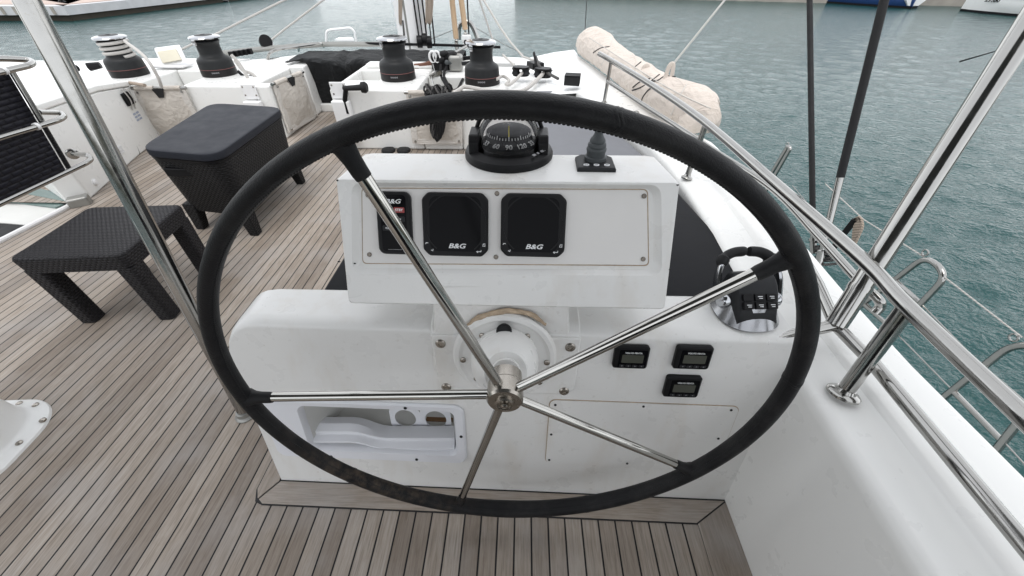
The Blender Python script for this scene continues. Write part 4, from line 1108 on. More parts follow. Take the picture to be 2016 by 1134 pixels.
# ================================================================== shrouds
SX = 1.30
def shr(label, lo, hi, cut, r, rs):
    a, b = at(*lo, x=SX), at(*hi, x=SX); d = b - a
    s = thing('shroud', label, 'shroud', a, 'black covered shrouds')
    k = (at(*cut, x=SX) - a).length / d.length
    m = M(); m.tube([a + d * k, a + d * 6], r, 14); m.to('cover', 'rubber', s)
    m = M(); m.tube([a, a + d * .06, a + d * .065, a + d * k * .45, a + d * k * .46, a + d * k * 1.02], [rs * 1.25, rs * 1.25, rs * .8, rs * .8, rs, rs], 12); m.to('turnbuckle', 'steel', s)
    m = M(); q = a + d * k * .46; m.lathe([(rs * 1.6, -.006), (rs * 1.6, .006)], q, d, 14); m.to('lock_ring', 'steel', s)
shr('slanting shroud in black sleeve with a bare steel turnbuckle at its foot', (1612, 520), (1741, 0), (1660, 350), .0150, .0135)
shr('upright shroud in black sleeve, just left of the slanting one', (1601, 500), (1594, 0), (1599, 440), .0115, .010)
m = M()
for k in range(9):
    c = at(1622 + random.uniform(-10, 12), 495 + random.uniform(-10, 18), x=SX + .02)
    m.tube([c + V((random.uniform(-.02, .02), .035 * cos(j * PI / 5 + k), .03 * sin(j * PI / 5 + k * .7))) for j in range(10)], .006, 6, closed=True)
tag(m.to('rope_bundle', 'rope_bw'), 'black and white flecked rope bundle lashed at the foot of the shrouds', 'rope')
m = M(); m.tube([at(1628, 505, x=1.42), at(1660, 462, x=1.42), at(1684, 432, x=1.42)], .016, 8, ry=.5); fs = thing('fender_strap', 'black strap with a frayed beige rope over the guard wires', 'strap', at(1660, 462, x=1.42)); m.to('strap', 'rubber', fs)
m = M()
for k in range(6): m.tube(spl([at(1682, 432, x=1.42), at(1692 + k, 428 + k, x=1.42), at(1698 - k * 3, 445, x=1.42), at(1684 - k * 2 + 4, 470 + 5 * k, x=1.42)], 5), .0055, 6)
m.to('rope_tail', 'rope_t', fs)

# ================================================================== furniture on the deck
tb = thing('rattan_table', 'low square black rattan side table between the awning post and the companionway', 'side table', (-2.13, 1.63, 0))
TB = Matrix.Translation((-2.135, 1.625, 0)) @ Matrix.Rotation(rad(5), 4, 'Z')
W_, D_ = .50, .485
m = M(TB); m.loft([[(*q, .352) for q in rrect(W_, D_, .035)], [(*q, .425) for q in rrect(W_ + .01, D_ + .01, .035)], [(*q, .436) for q in rrect(W_, D_, .032)], [(*q, .440) for q in rrect(W_ - .024, D_ - .024, .026)]]); m.to('tabletop', 'rattan_t', tb, ang=50)
for sx in (-1, 1):
    for sy in (-1, 1):
        m = M(TB); k = .086
        def lg(z, g, t_): return [(*q, z) for q in rrect(k - t_, k - t_, .02, 4, sx * (W_ / 2 - k / 2 - g), sy * (D_ / 2 - k / 2 - g))]
        m.loft([lg(.004, .006, .006), lg(.36, 0, 0)]); lg_ = m.to('leg', 'rattan_t', tb, ang=50)
        m = M(TB); m.loft([lg(0, .012, .02), lg(.0045, .012, .02)]); m.to('foot_pad', 'plastic', lg_)
# wicker chest
ch = thing('wicker_chest', 'black wicker storage chest on legs with a slate grey lid, left of the wheel', 'storage chest', (-2.1, 2.65, 0))
def rq(c, r, s=1.0):
    cen = sum((V(q) for q in c), V((0, 0, 0))) / 4
    return [cen + (q - cen) * s for q in quad_loop([(p[0], p[1]) for p in c], r, 8)]
LQ = [at(270, 294, z=.60), at(424, 307, z=.60), at(560, 211, z=.60), at(416, 202, z=.60)]
def lv(s, z, r=.13): return [(q.x, q.y, z) for q in rq([V((p.x, p.y, 0)) for p in LQ], r, s)]
m = M(); m.loft([lv(.985, .553), lv(1.0, .560), lv(1.0, .588), lv(.992, .598), lv(.97, .602), lv(.90, .600)]); lid = m.to('lid', 'lid', ch, ang=40)
m = M(); m.loft([lv(.985, .535), lv(.988, .551)]); m.to('rim', 'plastic', ch)
m = M(); m.loft([lv(.835, .145, .10), lv(.86, .150, .10), lv(.975, .534)]); m.to('body', 'rattan_b', ch, ang=60)
LB = lv(.80, 0, .05); cen = sum((V(q) for q in LB), V()) / len(LB)
for i, (px, py) in enumerate(((0, 0), (1, 0), (1, 1), (0, 1))):
    c0 = LQ[i]; q = V((cen.x + (c0.x - cen.x) * .80, cen.y + (c0.y - cen.y) * .84, 0)); w_ = V((cen.x + (c0.x - cen.x) * .74, cen.y + (c0.y - cen.y) * .80, 0))
    m = M(); m.loft([[(q.x + a * .030, q.y + b * .030, 0) for a, b in ((-1, -1), (1, -1), (1, 1), (-1, 1))], [(w_.x + a * .045, w_.y + b * .045, .20) for a, b in ((-1, -1), (1, -1), (1, 1), (-1, 1))]]); m.to('leg', 'rattan_b', ch, bev=.008)
pf, pr_ = at(318, 336, z=.48), at(372, 338, z=.48)
m = M(); m.box((pf + pr_) / 2 + V((0, .035, -.02)), ((pr_ - pf).length, .03, .05)); m.to('handle', 'plastic', ch, bev=.004)

# white seat pedestal at the left edge
pd = thing('seat_pedestal', 'white conical seat pedestal with a screwed flange at the left edge of the deck', 'pedestal', (-2.24, .70, 0))
PDM = Matrix.Translation((-2.225, .675, 0)) @ Matrix.Rotation(rad(4), 4, 'Z')
m = M(PDM); m.loft([[(*q, 0) for q in rrect(.51, .455, .17, 10)], [(*q, .010) for q in rrect(.505, .45, .168, 10)], [(*q, .016) for q in rrect(.48, .425, .16, 10)], [(*q, .019) for q in rrect(.43, .39, .165, 10)], [(*q, .034) for q in rrect(.40, .36, .16, 10)], [(*q, .08) for q in rrect(.395, .36, .165, 10)], [(*q, .12) for q in rrect(.385, .35, .165, 10)], [(*q, .40) for q in rrect(.345, .32, .155, 10)], [(*q, .62) for q in rrect(.19, .18, .089, 10)]])
m.to('column', 'gel', pd, ang=50)
for px, py in ((38, 794), (70, 797), (84, 827), (38, 872)):
    q = at(px, py, z=.018); m = M(); m.lathe([(.0115, -.004), (.0115, .003), (.007, .006), (.001, .006)], q, (0, 0, 1), 14); m.to('screw', 'bolt', pd)
for k, (px, py) in enumerate(((765, 296), (795, 296))):
    q = at(px, py + 2, z=0); m = M(); m.lathe([(.066, 0), (.070, .012), (.062, .026), (.03, .032), (.001, .032)], q, (0, 0, 1), 24); tag(m.to('deck_button', 'rubber'), ('left' if k == 0 else 'right') + ' one of the two round black foot buttons on the teak before the right plinth', 'foot button', 'black foot buttons on the teak')

# ================================================================== companionway on the left
cw = thing('companionway_rail', 'steel ladder-like guard rail round the companionway at the left edge', 'companionway rail', (-3.1, 2.3, 0))
CX = -3.10
def ra(px, py, dx=0): return at(px, py, x=CX + dx)
A_ = [at(-160, 176, x=CX), ra(0, 142), ra(58, 129), at(66, 123, x=CX - .04), at(58, 118, x=CX - .10), at(0, 115, x=CX - .14), at(-80, 120, x=CX - .16)]
m = M(); m.tube(fillet(A_, .05), .0175, 12); m.to('rail', 'steel', cw)
B_ = [at(-160, 325, x=CX), ra(0, 271), ra(118, 236), at(128, 228, x=CX - .05), at(118, 222, x=CX - .11), at(76, 221, x=CX - .05)]
m = M(); m.tube(fillet(B_, .05), .0165, 12); m.to('rail', 'steel', cw)
fa = V((-.63, .85, 0)); dA = (V((-3.5, 2.752, 0)) - V((-4.35, 2.12, 0))).normalized(); nA = V((dA.y, -dA.x, 0))
fq = at(143, 303, n=nA, p=V((-3.5, 2.752, 0)))
C3 = [at(-160, 476, x=CX), ra(0, 401), ra(170, 321), at(180, 313, x=CX - .02), at(172, 305, x=CX - .06), fq]
m = M(); m.tube(fillet(C3, .04), .0165, 12); m.to('rail', 'steel', cw)
m = M(); m.lathe([(.04, 0), (.038, .010), (.022, .016)], fq, nA, 20); m.to('flange', 'steel', cw)
m = M(); m.tube([at(18, 132, x=CX - .03), at(82, 238, x=CX - .03)], .0155, 12); m.to('stanchion', 'steel', cw)
for px, py in ((8, 139), (72, 249)):
    m = M(); q = ra(px, py); m.lathe([(.0215, -.009), (.0215, .009)], q, (ra(px + 40, py - 13) - q), 14); m.to('cable_tie', 'white_p', cw)
wv_ = thing('woven_panel', 'dark woven rattan panel tied behind the companionway rail', 'woven panel', (-3.16, 2.0, .3))
PXN = -3.165
q4 = [at(14, 139, x=PXN), at(130, 336, x=PXN), at(-330, 560, x=PXN), at(-330, 175, x=PXN)]
m = M(); m.ext(q4, (-.02, 0, 0)); m.to('weave', 'rattan_p', wv_)
m = M(); m.tube([at(22, 138, x=PXN), at(136, 332, x=PXN)], .014, 8); m.to('edge_tube', 'rattan_b', wv_)
hb_ = thing('companionway_hatch', 'sliding companionway hatch with green tinted glass left of the rattan table', 'hatch', (-3.9, 2.3, -.1))
def zp(name, mat, pts, z, th=.012, bev=0):
    m = M(); P = [at(*q, z=z) for q in pts]; m.ext([q - V((0, 0, th)) for q in P], (0, 0, th)); return m.to(name, mat, hb_, bev=bev)
zp('opening', 'black', [(-250, 520), (-250, 590), (0, 474), (62, 444), (20, 440), (-60, 440)], -.030)  # flat black sheet, the open hatchway's inner shade put into colour
zp('sill', 'bin_in', [(-250, 470), (-250, 500), (0, 438), (56, 443), (132, 408), (118, 404), (0, 390), (-120, 392)], -.024)
zp('glass_panel', 'glass_g', [(-150, 376), (-150, 395), (0, 394), (108, 408), (128, 401), (50, 386), (0, 382)], -.010)
zp('track', 'plastic', [(20, 376), (18, 382), (60, 388), (140, 404), (146, 400), (70, 384)], -.004)
zp('glass_panel', 'glass_g', [(40, 362), (22, 377), (70, 385), (146, 400), (152, 388), (92, 374)], .002)
m = M(); m.tube([at(-200, 565, z=.008), at(0, 475, z=.008), at(142, 403, z=.008)], .019, 10); m.to('trim_bar', 'white_p', hb_)
m = M(); q = at(156, 396, z=.03); m.box(q, (.13, .09, .075), Matrix.Rotation(rad(35), 4, 'Z')); m.to('end_block', 'alu', hb_, bev=.012)
# ================================================================== sail bag on the gunwale
low = [(1140, 101), (1146, 112), (1166, 126), (1190, 143), (1216, 164), (1242, 185), (1270, 209), (1304, 232), (1345, 249), (1380, 262), (1404, 262)]
upp = [(1150, 72), (1176, 56), (1198, 64), (1212, 82), (1240, 103), (1272, 122), (1306, 143), (1344, 158), (1394, 172), (1412, 196), (1416, 228)]
rows = []
for a, b in zip(low, upp):
    P = at(*a, z=.635); Q = at(*b, y=P.y + .02)
    rows.append(((P + Q) / 2, (Q - P).length / 2, (Q - P).normalized()))
# tighter sampling with smooth interpolation
cs = spl([r[0] for r in rows], 6); rs_ = [q.x for q in spl([(r[1], 0, 0) for r in rows], 6)]; ds = spl([r[2] for r in rows], 6)
m = M(); L = []; n = 40
tt = spl([(0, 0, 0), (0, 0, 0)], 1)
N_ = len(cs)
for i in range(N_):
    c, r, dd = cs[i], rs_[i], ds[i].normalized()
    e = 1.0
    if i < 5: e = math.sqrt(max(.02, 1 - ((5 - i) / 5.2) ** 2))
    if i > N_ - 7: e = math.sqrt(max(.03, 1 - ((i - (N_ - 7)) / 6.3) ** 2))
    T_ = (cs[min(i + 1, N_ - 1)] - cs[max(i - 1, 0)]).normalized()
    w_ = dd.cross(T_).normalized(); u_ = T_.cross(w_)
    lp = []
    for j in range(n):
        a = 2 * PI * j / n
        k = 1 + .07 * noise.noise(V((c.y * 2.0 + 3 * cos(a), 2 * sin(a), 5))) + .05 * noise.noise(V((c.y * 7 + 5 * cos(a + .4), 5 * sin(a), 2))) + .045 * sin(c.y * 24 + 5 * sin(a * 2 + c.y * 3)) * (noise.noise(V((c.y * 1.5, a, 0))) + .3)
        q = c + (dd * cos(a) * 1.0 + w_ * sin(a) * .92) * r * e * k
        q.z = max(q.z, .637)
        lp.append(q)
    L.append(lp)
m.loft(L)
bvh = BVHTree.FromBMesh(m.bm)
bag = thing('sail_bag', 'rolled sail in a beige canvas bag lying along the gunwale', 'sail bag', (1.0, 4.2, .63))
m.to('cover', 'sailbag', bag, ang=70)
def hit(px, py):
    r = (RW @ V(((px - 1008) / F, (py - 567) / F, 1.0))).normalized(); h = bvh.ray_cast(EYE, r)
    return (h[0], h[1] if h[1].dot(r) < 0 else -h[1]) if h[0] is not None else (at(px, py, z=.7), V((0, 0, 1)))
p0, n0 = hit(1186, 129); p0 = p0 + n0 * .022; m = M(); m.lathe([(.070, -.02), (.070, .004), (.001, .006)], p0, n0, 24); bd = m.to('badge', 'white_p', bag)
m = M(); f = axis_frame(p0 + n0 * .006, n0); m.m4 = f; m.prism([(.048 * cos(a * PI / 12), .055 * sin(a * PI / 12)) for a in range(24)], 0, .003); m.to('badge_mark', 'bluemark', bd)
for pts, nm in (([(1298, 147), (1284, 158), (1262, 172), (1245, 178)], 0), ([(1262, 122), (1255, 128), (1250, 132)], 0), ([(1330, 152), (1310, 150), (1296, 158), (1284, 160)], 0), ([(1266, 206), (1264, 195), (1276, 178), (1292, 168)], 0), ([(1246, 172), (1262, 160), (1280, 155)], 0), ([(1168, 104), (1182, 95), (1200, 92)], 0)):
    P = []
    for q in spl([(a, b, 0) for a, b in pts], 5):
        h_, nn = hit(q.x, q.y); P.append(h_ + nn * .004)
    m = M(); m.tube(P, .0055, 6); m.to('tie_cord', 'rubber', bag)
for pts in ([(1160, 74), (1200, 100), (1240, 126), (1290, 158), (1340, 186), (1400, 214)], [(1206, 78), (1200, 100), (1184, 128)], [(1352, 166), (1338, 190), (1322, 226)]):
    P = []
    for q in spl([(a, b, 0) for a, b in pts], 6):
        h_, nn = hit(q.x, q.y); P.append(h_ + nn * .001)
    m = M(); m.tube(P, .0045, 6); m.to('seam', 'pocket_edge', bag)
for px, py, k in ((1312, 136, .8), (1268, 118, .2)):
    m = M(); h_, nn = hit(px - 3, py + 18); m.tube(spl([h_ + V((0, 0, -.02)), h_ + V((.01, 0, .09 * k)), h_ + V((.035, 0, .10 * k)), h_ + V((.045, 0, .0))], 5), .014, 6, ry=.4); m.to('loop', 'sailbag', bag)
q = hit(1362, 236)[0]; m = M(); L = [[q + V((.10 * cos(a * PI / 8) * k, -.05 - .02 * (1 - k), .07 * sin(a * PI / 8) * k)) for a in range(16)] for k in (1, .95, .6, .1)]; m.loft(L); m.jitter(.012, 25); m.to('knot', 'sailbag', bag)

# ================================================================== black cover over the forward seat
m = M(); L = []
nx, pr0 = 60, [(5.13, .04), (5.11, .16), (5.10, .30), (5.08, .42), (5.05, .50), (5.10, .535), (5.18, .55), (5.30, .555), (5.42, .56), (5.55, .565), (5.70, .565), (5.74, .55), (5.75, .45)]
for i in range(nx + 1):
    x = -2.80 + 2.05 * i / nx; row = []
    side = 1 if x < -1.85 else 0
    for j, (y, z) in enumerate(pr0):
        yy = y if x < -1.9 else y - .16 * min(1, (x + 1.9) / .15) * max(0, 1 - j / 9)
        puff = .030 * noise.noise(V((x * 2.6, y * 2.2, z * 2))) + .02 * noise.noise(V((x * 8, y * 7, z * 7)))
        crease = -.045 * math.exp(-((x + 2.12 + .2 * (y - 5)) / .03) ** 2) - .03 * math.exp(-((x + 1.25 - .25 * (y - 5.1)) / .04) ** 2)
        lump = .035 * math.exp(-((x + 2.45) / .26) ** 2) * (j in range(4, 9)) + .03 * math.exp(-((x + 1.9) / .22) ** 2) * (j in range(4, 8))
        if x < -2.53 and j < 5: z_ = .55
        else: z_ = z
        row.append((x, yy - (puff + crease) * (1 if 1 <= j < 6 else 0), max(z_ + (puff + crease + lump) * (1 if 3 < j < 11 else 0), .03)))
    L.append(row)
m.loft(L, False, False, False); tag(m.to('seat_cover', 'blackcanvas', ang=80), 'wrinkled black canvas cover over the seat at the end of the passage', 'canvas cover')

# ================================================================== mast and running rigging
mc = at(812, 104, z=.5); mc = V((mc.x, mc.y, .5))
ms = thing('mast', 'white mast foot with halyards and coiled ropes, behind the third winch', 'mast', mc)
m = M(); el = [(.20 * cos(2 * PI * k / 28), .21 * sin(2 * PI * k / 28)) for k in range(28)]
m.loft([[(mc.x + a, mc.y + .2 + b, z) for a, b in el] for z in (.45, 11.0)]); m.to('spar', 'white_p', ms)
m = M(); m.box((mc.x - .02, mc.y + .2 - .203, 4.5), (.03, .012, 8.0)); m.to('sail_track', 'alu', ms)
for k, px in enumerate((816, 824, 833, 842, 849)):
    a_, b_ = at(px + 11 - k, 88, y=mc.y + .0), at(px - 2, 0, y=mc.y + .02); d = b_ - a_
    m = M(); m.tube([a_, a_ + d * 4], .0105 if k % 2 == 0 else .008, 6); m.to('halyard', 'rope_b', ms)
for k, (px, py) in enumerate(((826, 82), (836, 78), (845, 83))):
    q = at(px, py, y=mc.y - .06); m = M(); m.lathe([(.055, -.035), (.07, -.03), (.07, .03), (.055, .035)], q, (1, .2, 0), 16); m.to('block', 'plastic', ms)
def coil(px0, w, y0, y1, n_, mat, dpt):
    m = M()
    for k in range(n_):
        x_ = px0 + random.uniform(-w, w); b_ = y1 + random.uniform(-14, 4)
        m.tube(spl([at(x_ - 1, y0, y=dpt), at(x_ + random.uniform(-3, 2), (y0 + b_) / 2, y=dpt - .03), at(x_, b_, y=dpt), at(x_ + 4, (y0 + b_) / 2, y=dpt - .02), at(x_ + 3, y0, y=dpt)], 5), .011, 5)
    return m.to('coiled_halyard', mat, ms)
coil(789, 3, -60, 48, 7, 'rope_t', mc.y + .02)
coil(844, 5, -60, 44, 10, 'rope_t', mc.y - .06)
m = M(); m.tube([at(793, 40, y=mc.y), at(797, 88, y=mc.y)], .012, 6); m.to('downhaul', 'rope_bw', ms)
# forestay sleeves, furler, arch
for k, (x0, x1, yb) in enumerate(((890, 898, 76), (908, 916, 58))):
    a_, b_ = at(x1, yb, y=6.3), at(x0, 0, y=6.3); d = b_ - a_
    s_ = thing('forestay', ('left' if k == 0 else 'right') + ' one of the two tan sleeved stays between mast and the fourth winch', 'stay', a_, 'tan sleeved stays')
    m = M(); m.tube([a_, a_ + d * 6], .036, 10); m.to('sleeve', 'tan', s_)
    m = M(); m.tube([a_ + V((0, 0, -.22)), a_ + V((0, 0, .02))], .014, 8); m.to('wire_end', 'steel', s_)
    m = M(); q = at(x1 + 1, yb + (12 if k == 0 else 16), y=6.28); m.box(q, (.05, .05, .12)); m.to('toggle', 'steel', s_, bev=.01)
m = M(); q = at(917, 78, y=6.2)
m.m4 = Matrix.Translation(q); m.loft([[(-.05, 0, .05), (.06, 0, .05), (.07, 0, .02), (.05, 0, -.10), (-.02, 0, -.12), (-.06, 0, .0)], [(-.05, .08, .05), (.06, .08, .05), (.07, .08, .02), (.05, .08, -.10), (-.02, .08, -.12), (-.06, .08, .0)]]); fb = thing('furling_block', 'white furling block with a dark sheave below the right tan stay', 'block', q - V((0, 0, .12))); m.to('body', 'white_p', fb, bev=.01)
m = M(); m.lathe([(.03, 0), (.03, .01)], q + V((0, -.004, -.03)), (0, -1, 0), 14); m.to('sheave', 'black', fb)
m = M(); m.tube(spl([at(903, 78, y=6.9), at(904, 54, y=6.9), at(910, 45, y=6.9), at(920, 43, y=6.9), at(930, 52, y=6.9), at(943, 84, y=6.9)], 6), .034, 10); tag(m.to('bow_arch', 'steel'), 'curved steel arch on the foredeck behind the fourth winch', 'arch')
m = M(); P = [at(px, py, y=8.2) for px, py in ((642, 90), (643, 62), (650, 59), (690, 55), (698, 62), (702, 86))]; fh = thing('bow_perch', 'small bow perch with a pale hoop backrest on the far foredeck', 'perch', at(670, 88, y=8.2)); m.tube(fillet(P, .1), .022, 8); m.to('hoop', 'white_p', fh)
m = M(); m.ext([at(660, 81, y=8.2), at(698, 81, y=8.2), at(694, 77, y=8.6), at(668, 77, y=8.6)], (0, 0, .03)); m.to('seat', 'white_p', fh)
# tracks and hand rails on the cabin roof
m = M(); m.tube([at(640, 85, z=.60), at(690, 85, z=.60), at(790, 87, z=.60), at(880, 89, z=.60), at(985, 93, z=.60)], .016, 6, ry=.8); tag(m.to('traveller_track', 'plastic'), 'black sheet track across the cabin roof under the mast', 'track')
hr = thing('grab_rail', 'steel grab rail on the cabin roof left of the black cover', 'grab rail', at(580, 105, z=.55))
m = M(); P = [at(527, 116, z=.52), at(530, 103, z=.60), at(548, 97, z=.61), at(590, 91, z=.62), at(632, 85, z=.62), at(637, 92, z=.54)]; m.tube(fillet(P, .06), .016, 8); m.to('rail', 'steel', hr)
m = M(); m.tube([at(588, 100, z=.53), at(588, 92, z=.615)], .014, 8); m.to('post', 'steel', hr)
m = M(); m.tube([at(430, 106, z=.58), at(520, 96, z=.59), at(640, 87, z=.59), at(760, 87, z=.59)], .03, 8); tag(m.to('toe_rail', 'alu'), 'pale toe rail along the far edge of the cabin roof', 'toe rail')
tb_ = thing('turning_block', 'black and white turning block on the toe rail left of the passage', 'block', at(526, 92, z=.6))
q = at(523, 82, z=.66); m = M(); m.lathe([(.04, -.03), (.075, -.025), (.075, .025), (.04, .03)], q, (.6, -.6, .3), 18); m.to('sheave', 'plastic', tb_)
m = M(); m.box(at(529, 86, z=.62), (.09, .08, .12)); m.to('cheek', 'white_p', tb_, bev=.012)
# lines going aloft
def line(label, pts, r, mat='rope_w', y=None, up=3.0):
    P = [at(px, py, y=yy) for px, py, yy in pts]; d = P[-1] - P[-2]; P.append(P[-1] + d.normalized() * up)
    m = M(); m.tube(P, r, 6); return tag(m.to('rigging_line', mat), label, 'rigging line', 'lines going aloft')
line('grey line rising from the toe rail behind the second winch to the top edge', [(300, 125, 5.9), (375, 89, 6.0), (430, 65, 6.1), (560, 0, 6.3)], .013)
line('grey line rising from the turning block left of the passage', [(530, 82, 6.0), (560, 58, 6.1), (636, 0, 6.3)], .012)
line('thin line rising at the far tip of the beige sail bag', [(1152, 58, 6.6), (1155, 0, 6.6)], .006, 'rope_bw')
line('thin grey line slanting up from the middle of the sail bag', [(1284, 186, 4.0), (1316, 138, 4.1), (1427, 0, 4.4)], .0095)
line('white sheet rising left of the deck jammer, ending behind the fourth winch', [(973, 88, 6.0), (944, 0, 6.0)], .012)
line('long white sheet led from the deck jammer up past the stays', [(1052, 119, 4.95), (1030, 112, 5.1), (1004, 82, 5.6), (985, 55, 5.8), (952, 0, 6.0)], .0125)
line('thin purple-grey stay beside the right tan sleeve', [(924, 88, 6.5), (920, 0, 6.5)], .010, 'rope_b')
m = M(); m.tube([at(845, 78, y=7.4), at(905, 54, y=7.4)], .006, 6); tag(m.to('bow_wire', 'steel'), 'thin wire sloping down left from the foredeck arch to the mast', 'wire')
m = M(); m.tube([at(932, 52, y=7.2), at(990, 86, y=7.0), at(1032, 107, y=6.6)], .006, 6); tag(m.to('bow_wire', 'steel'), 'thin wire sloping down right from the foredeck arch', 'wire')

# ================================================================== clutch, ropes and deck gear by the right plinth
ck = thing('rope_clutch', 'grey and black rope clutch with white rings between the two right winches', 'rope clutch', at(880, 135, y=4.7))
yk = 4.68
q = at(878, 122, y=yk); m = M(); m.box(q, (.30, .12, .14)); m.to('body', 'plastic', ck, bev=.02)
q = at(898, 123, y=yk - .03); m = M(); m.box(q, (.14, .16, .15)); m.to('end_cap', 'alu', ck, bev=.03, seg=3)
for px in (852, 860):
    q = at(px, 112, y=yk - .05); m = M(); m.tube([q + V((.035 * cos(k * PI / 8), 0, .05 * sin(k * PI / 8))) for k in range(16)], .012, 8, closed=True); m.to('ring', 'white_p', ck)
for px in (880, 888):
    q = at(px, 123, y=yk - .09); m = M(); m.lathe([(.024, -.02), (.024, .012), (.012, .02), (.001, .02)], q, (0, -1, .2), 12); m.to('lever_knob', 'grey_rubber', ck)
for px, py in ((872, 106), (868, 118), (884, 112), (890, 108)):
    q = at(px, py, y=yk - .04); m = M(); m.lathe([(.02, -.05), (.03, -.03), (.03, .03), (.02, .05)], q, (1, -.3, .25), 10); m.to('cam', 'rubber', ck)
m = M(); m.tube(spl([at(816, 131, y=4.72), at(838, 128, y=4.72), at(862, 119, y=4.72)], 6), .028, 8, ry=.5); tag(m.to('bent_batten', 'wood_red'), 'red-brown bent batten running from the third winch to the rope clutch', 'batten')
m = M(); m.tube([at(886, 108, y=4.8), at(918, 91, y=5.1)], .014, 8); tag(m.to('clutch_handle', 'steel'), 'bright steel bar slanting up behind the rope clutch', 'bar')
m = M(); m.tube([at(905, 116, y=4.75), at(940, 112, y=4.75)], .02, 8, ry=.6); tag(m.to('car_track', 'plastic'), 'short black car track between the rope clutch and the fourth winch', 'track')
m = M(); m.tube([at(905, 126, y=4.6), at(935, 122, y=4.6)], .018, 8, ry=.6); tag(m.to('car_track', 'plastic_g'), 'lower short track between the rope clutch and the fourth winch', 'track')
for k, pts in enumerate(([(868, 128, 4.6), (868, 148, 4.45), (878, 168, 4.2), (880, 182, 3.9)], [(880, 130, 4.6), (874, 148, 4.45), (884, 170, 4.15), (892, 184, 3.9)], [(880, 180, 3.95), (900, 176, 4.1), (909, 160, 4.35), (914, 152, 4.45)])):
    m = M(); m.tube(spl([at(a, b, y=c_) for a, b, c_ in pts], 6), .014, 7); tag(m.to('control_line', 'rope_b'), ['black control line dropping from the clutch, nearer the third winch', 'black control line dropping from the clutch, nearer the fourth winch', 'black control line looping from the rope coil to the foot of the fourth winch'][k], 'rope', 'black control lines at the rope clutch')
m = M(); q = at(858, 146, y=4.42); m.box(q, (.13, .05, .035), Matrix.Rotation(rad(-20), 4, 'Y')); m.tube([q, at(849, 150, y=4.3), at(855, 172, y=3.95)], .006, 6); m.tube([q, at(852, 126, y=4.6)], .006, 6); tag(m.to('small_shackle', 'steel'), 'small steel snap shackle hanging left of the rope clutch', 'shackle')
hk = thing('rope_hank', 'black and white flecked rope hank hung over the canvas pocket behind the wheel rim', 'rope', at(862, 282, y=3.78))
for mat_, kk, nm in (('rope_b', 0, 'dark_wraps'), ('rope_bw', 1, 'flecked_wraps')):
    m = M()
    for k in range(kk, 15, 2):
        c0 = at(840 + 3.2 * k, 181 + random.uniform(-4, 3), y=3.76); a_ = random.uniform(-.5, .5)
        m.tube([c0 + V((.02 * sin(j + k) + .03 * a_ * cos(j * PI / 6), .045 * cos(j * PI / 6), .052 * sin(j * PI / 6))) for j in range(12)], .0095, 6, closed=True)
    m.to(nm, mat_, hk)
for mat_, kk, nm in (('rope_b', 0, 'dark_loops'), ('rope_bw', 1, 'flecked_loops')):
    m = M()
    for k in range(kk, 13, 2):
        x_ = 850 + 1.7 * k; b_ = 279 - 2.2 * abs(k - 6) + random.uniform(-4, 3)
        m.tube(spl([at(x_, 182, y=3.74), at(x_ - 3, 235, y=3.70 + .01 * (k % 3)), at(x_, b_, y=3.74), at(x_ + 6, 236, y=3.69 + .012 * (k % 2)), at(x_ + 3, 182, y=3.74)], 6), .0085, 6)
    m.to(nm, mat_, hk)
m = M(); m.tube(spl([at(892, 184, z=.575), at(905, 176, z=.58), at(917, 171, z=.58), at(960, 178, z=.575), at(1010, 181, z=.575), at(1032, 177, z=.58), at(1050, 164, z=.60), at(1072, 142, z=.64)], 8), .0175, 8); tag(m.to('sheet_rope', 'rope_w'), 'thick white sheet led round the foot of the fourth winch to the deck organiser', 'rope', 'white sheets on the right deck')
m = M(); m.tube(spl([at(1030, 142, z=.63), at(1016, 156, z=.61), at(1004, 166, z=.59), at(996, 166, z=.58), at(1002, 158, z=.60), at(990, 150, z=.60), at(978, 156, z=.60)], 6), .014, 8); tag(m.to('sheet_rope', 'rope_w'), 'thinner white sheet curling from the left deck organiser to the fourth winch', 'rope', 'white sheets on the right deck')
m = M(); m.tube(spl([at(990, 108, z=.64), at(1005, 122, z=.64), at(1020, 136, z=.64)], 5), .012, 7); tag(m.to('sheet_rope', 'rope_w'), 'short white sheet running forward from the left deck organiser', 'rope', 'white sheets on the right deck')
for k, (x0, x1, yc, lab) in enumerate(((1010, 1041, 143, 'leftmost black deck organiser right of the fourth winch'), (1053, 1085, 146, 'middle black deck organiser with a white sheet led through it'))):
    a_, b_ = at(x0, yc, z=.62), at(x1, yc + 2, z=.62); q = (a_ + b_) / 2; w_ = (b_ - a_).length
    g = thing('deck_organiser', lab, 'deck organiser', q - V((0, 0, .02)), 'black deck organisers')
    for zz, nm in ((0, 'base'), (.062, 'cover')):
        m = M(Matrix.Translation(q + V((0, 0, zz - .02))) @ Matrix.Rotation(rad(-12), 4, 'Z')); m.prism(rrect(w_, .12, .055, 6), 0, .016); m.to(nm, 'plastic', g, bev=.003)
    for sx in (-.3, .3):
        m = M(Matrix.Translation(q + V((0, 0, -.004))) @ Matrix.Rotation(rad(-12), 4, 'Z')); m.lathe([(.045, 0), (.034, .02), (.034, .03), (.045, .046)], (sx * w_, 0, 0), (0, 0, 1), 16); m.to('sheave', 'plastic_g', g)
q = at(1126, 166, z=.625); g = thing('deck_block', 'square ribbed black block alone on the white deck left of the guard rail', 'deck block', q)
m = M(Matrix.Translation(q) @ Matrix.Rotation(rad(-10), 4, 'Z'))
for i in range(5): m.box((0, -.05 + .025 * i, .04), (.135, .019, .08))
m.to('ribs', 'plastic', g, bev=.003, weld=0)
m = M(Matrix.Translation(q) @ Matrix.Rotation(rad(-10), 4, 'Z')); m.box((0, .0, .035), (.12, .12, .066)); m.to('body', 'black', g)
